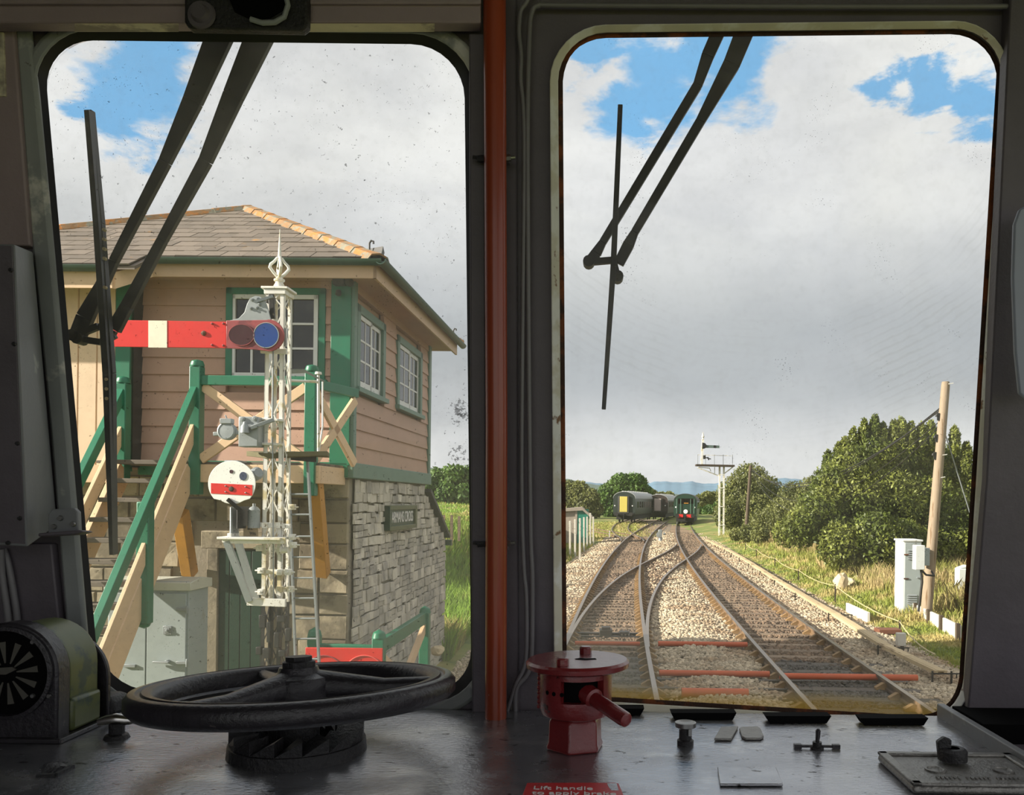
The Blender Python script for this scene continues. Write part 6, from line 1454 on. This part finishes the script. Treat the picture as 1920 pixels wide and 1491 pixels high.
bush(((1142,928,22,150),(1165,912,24,150),(1190,912,24,150),(1208,925,16,150),(1130,945,20,149),(1150,955,22,149),(1180,940,30,150),(1205,950,20,150)),26000,.32,M_leafd,'broad dark green tree standing behind the yellow-doored coach',(4,150,0),'oak_tree',1.5,.9,'tree',([V(4,150,-.2),V(4,150,2.5),V(4.4,150,5)],[.4,.35,.2]))
bush(((1062,925,24,135),(1085,922,20,134),(1045,930,30,136),(1105,935,20,133),(1090,955,26,133),(1060,955,30,134),(1115,955,16,133)),18000,.28,M_leafo,'olive hedge trees beyond the concrete hut',(-4,134,0),'hedge_tree',1.5,.9,'tree')
for i,(lst,lab) in enumerate(((((1312,945,16,170),(1328,938,16,172),(1345,940,18,175)),'far dark bushy tree beyond the green locomotive'),(((1240,935,12,230),(1255,932,10,232),(1222,930,12,228)),'far low tree seen above the sooty coach'),(((1330,960,12,150),(1350,955,14,150),(1312,962,10,152)),'far low hedge beside the bend beyond the green locomotive'))):
    bush(lst,8000,.38,M_leafo if i!=2 else M_leafd,lab,(lst[0][3]*(lst[0][0]-1120)/1600,lst[0][3],0),'far_tree',1.5,.9,'tree')
bush(((820,905,26,60),(850,900,28,60),(875,905,30,61),(895,915,30,61),(800,915,20,59),(835,930,26,59),(870,932,24,59)),9000,.2,M_leafd,'dark leafy hedge tree beyond the field, past the corner of the signal box',(-10.5,60,2.2),'hedge_tree',1.6,.9,'tree')
for i,(px,py,pt) in enumerate(((847,986,966),(861,985,968),(832,980,966))):
    q=P(px,py,27); mm=MB(); mm.bar(q-V(0,0,.5),P(px,pt,27),.08); tag(mm.build('fence_post',M_sleep),['thicker weathered fence post in the long grass past the signal box','thin weathered fence post in the long grass nearest the window rubber','small weathered fence post nearest the signal box corner'][i],'post','field fence posts')
# hills, with distance haze painted into their blue and grey-green colours
def hill(name,prof,Y,dep,mt):
    xs_=np.array([p[0] for p in prof],float); hs_=np.array([p[1] for p in prof],float); X=np.arange(-100,2400,6.0); H=np.interp(X,xs_,hs_)+.7*np.sin(X*.11)+.5*np.sin(X*.31+1)
    vs_=[];rows=[(-.0,1.0),(.0,.0)]
    ks=[(0,-.02),(.25,.3),(.5,.65),(.75,.9),(1,1.0),(1.3,.6),(1.6,0)]
    for k_,hf in ks:
        for x,h in zip(X,H):
            yy=Y+dep*(k_-1); top=2.64+(938-h)/F0*Y; vs_.append(((x-CX)/F0*yy, yy, top*hf-1*(hf<=0)))
    n=len(X); vs_=np.array(vs_); F=np.array([(i*n+j,i*n+j+1,(i+1)*n+j+1,(i+1)*n+j) for i in range(len(ks)-1) for j in range(n-1)])
    o=np_mesh(name,vs_,F,mt); o.data.polygons.foreach_set('use_smooth',[True]*len(o.data.polygons)); return tag(o,kind='structure')
hill('hill',[(-100,880),(700,876),(800,880),(880,884),(1060,899),(1110,908),(1150,915),(1400,935)],900,260,mat('near_hazy_wooded_hill',(96,116,104),.9,var=.2,scale=.02,c2=(76,98,84),c2s=.03))
hill('hill',[(-100,900),(1000,905),(1090,902),(1130,908),(1210,906),(1225,902),(1290,902),(1300,900),(1305,904),(1400,903),(1450,893),(1560,894),(1700,905),(2300,900)],1900,600,mat('far_hazy_hill',(112,142,164),.95,var=.12,scale=.01,c2=(98,128,148),c2s=.008))
# grass
M_gr1=mat('green_grass_blades',(160,170,74),.6,var=.2,scale=.9,isl=.3,c2=(204,186,122),c2s=.7,c2r=(.44,.58),translucent=.3)
M_gr3=mat('lush_grass_blades',(146,182,64),.6,var=.2,scale=.9,isl=.3,c2=(196,184,110),c2s=.6,c2r=(.52,.66),translucent=.3)
M_gr2=mat('straw_grass_blades',(208,186,134),.7,var=.2,scale=.9,isl=.25,c2=(164,166,80),c2s=.5,c2r=(.48,.58),translucent=.3)
def blades(name,x,y,h,mt,label,wd=.02,z0=None):
    n=len(x); z=gz(x,y) if z0 is None else z0; a=rng.uniform(0,6.28,n); w_=wd*.55*(1+y/22); lean=rng.uniform(.05,.55,n)*h; b=rng.uniform(0,6.28,n)
    p=np.stack([x,y,z-.02],-1); s=np.stack([np.cos(a)*w_,np.sin(a)*w_,0*a],-1); t=p+np.stack([np.cos(b)*lean,np.sin(b)*lean,h],-1); mid=p+np.stack([np.cos(b)*lean*.3,np.sin(b)*lean*.3,h*.6],-1)
    v=np.stack([p-s,p+s,mid+s*.6,t,mid-s*.6],1).reshape(-1,3); f=np.arange(5*n).reshape(n,5); return tag(np_mesh(name,v,f,mt),label,'grass',kind='stuff')
def inv(y0,y1,n): return 1/rng.uniform(1/y1,1/y0,n)
y=inv(11,70,130000); x=XR(y)+2.35+np.abs(rng.uniform(0,1,len(y)))*(5.5+.10*y); blades('grass',x,y,rng.uniform(.06,.26,len(y))*np.where((y<20.3)&(x>XR(y)+2.9),.45,1)*np.clip((x-XR(y)-1.9)/1.8,.3,1.3),M_gr1,'bright green grass on the bank beside the timber trunking',.016)
y=inv(17,60,42000); x=XR(y)+4.3+rng.uniform(0,1,len(y))*(3.5+.09*y); m_=np.sin(x*1.1+y*.5)+np.sin(x*.5-y*.8)>-.5; x,y=x[m_],y[m_]; blades('grass',x,y,rng.uniform(.25,.75,len(y))*np.where(y<20.6,.35,1),M_gr2,'tall straw-coloured grass before the huge bush',.013)
y=inv(15.2,60,80000); x=-2.3-.02*y-rng.uniform(0,1,len(y))**1.2*(4+.25*y); m_=~((x>BX-4)&(x<BX+.1)&(y<15.7)); x,y=x[m_],y[m_]; blades('grass',x,y,rng.uniform(.2,.7,len(y))*np.where(y>34,.3,1),M_gr3,'long sunlit grass on the bank behind the signal box',.016)
y=inv(38,95,12000); x=XL(y)-2.6-rng.uniform(0,1,len(y))*6; m_=~((x>-3)&(x<.2)&(np.abs(y-58)<2)); x,y=x[m_],y[m_]; blades('grass',x,y,rng.uniform(.05,.25,len(y)),M_gr1,'green verge grass around the hut and white posts',.02)
y=inv(66,110,7000); x=XS(y)+rng.normal(-.6,1.6,len(y)); blades('grass',x,y,rng.uniform(.06,.24,len(y)),M_gr1,'dry grass overgrowing the siding before the coaches',.02,np.full(len(y),-.2))
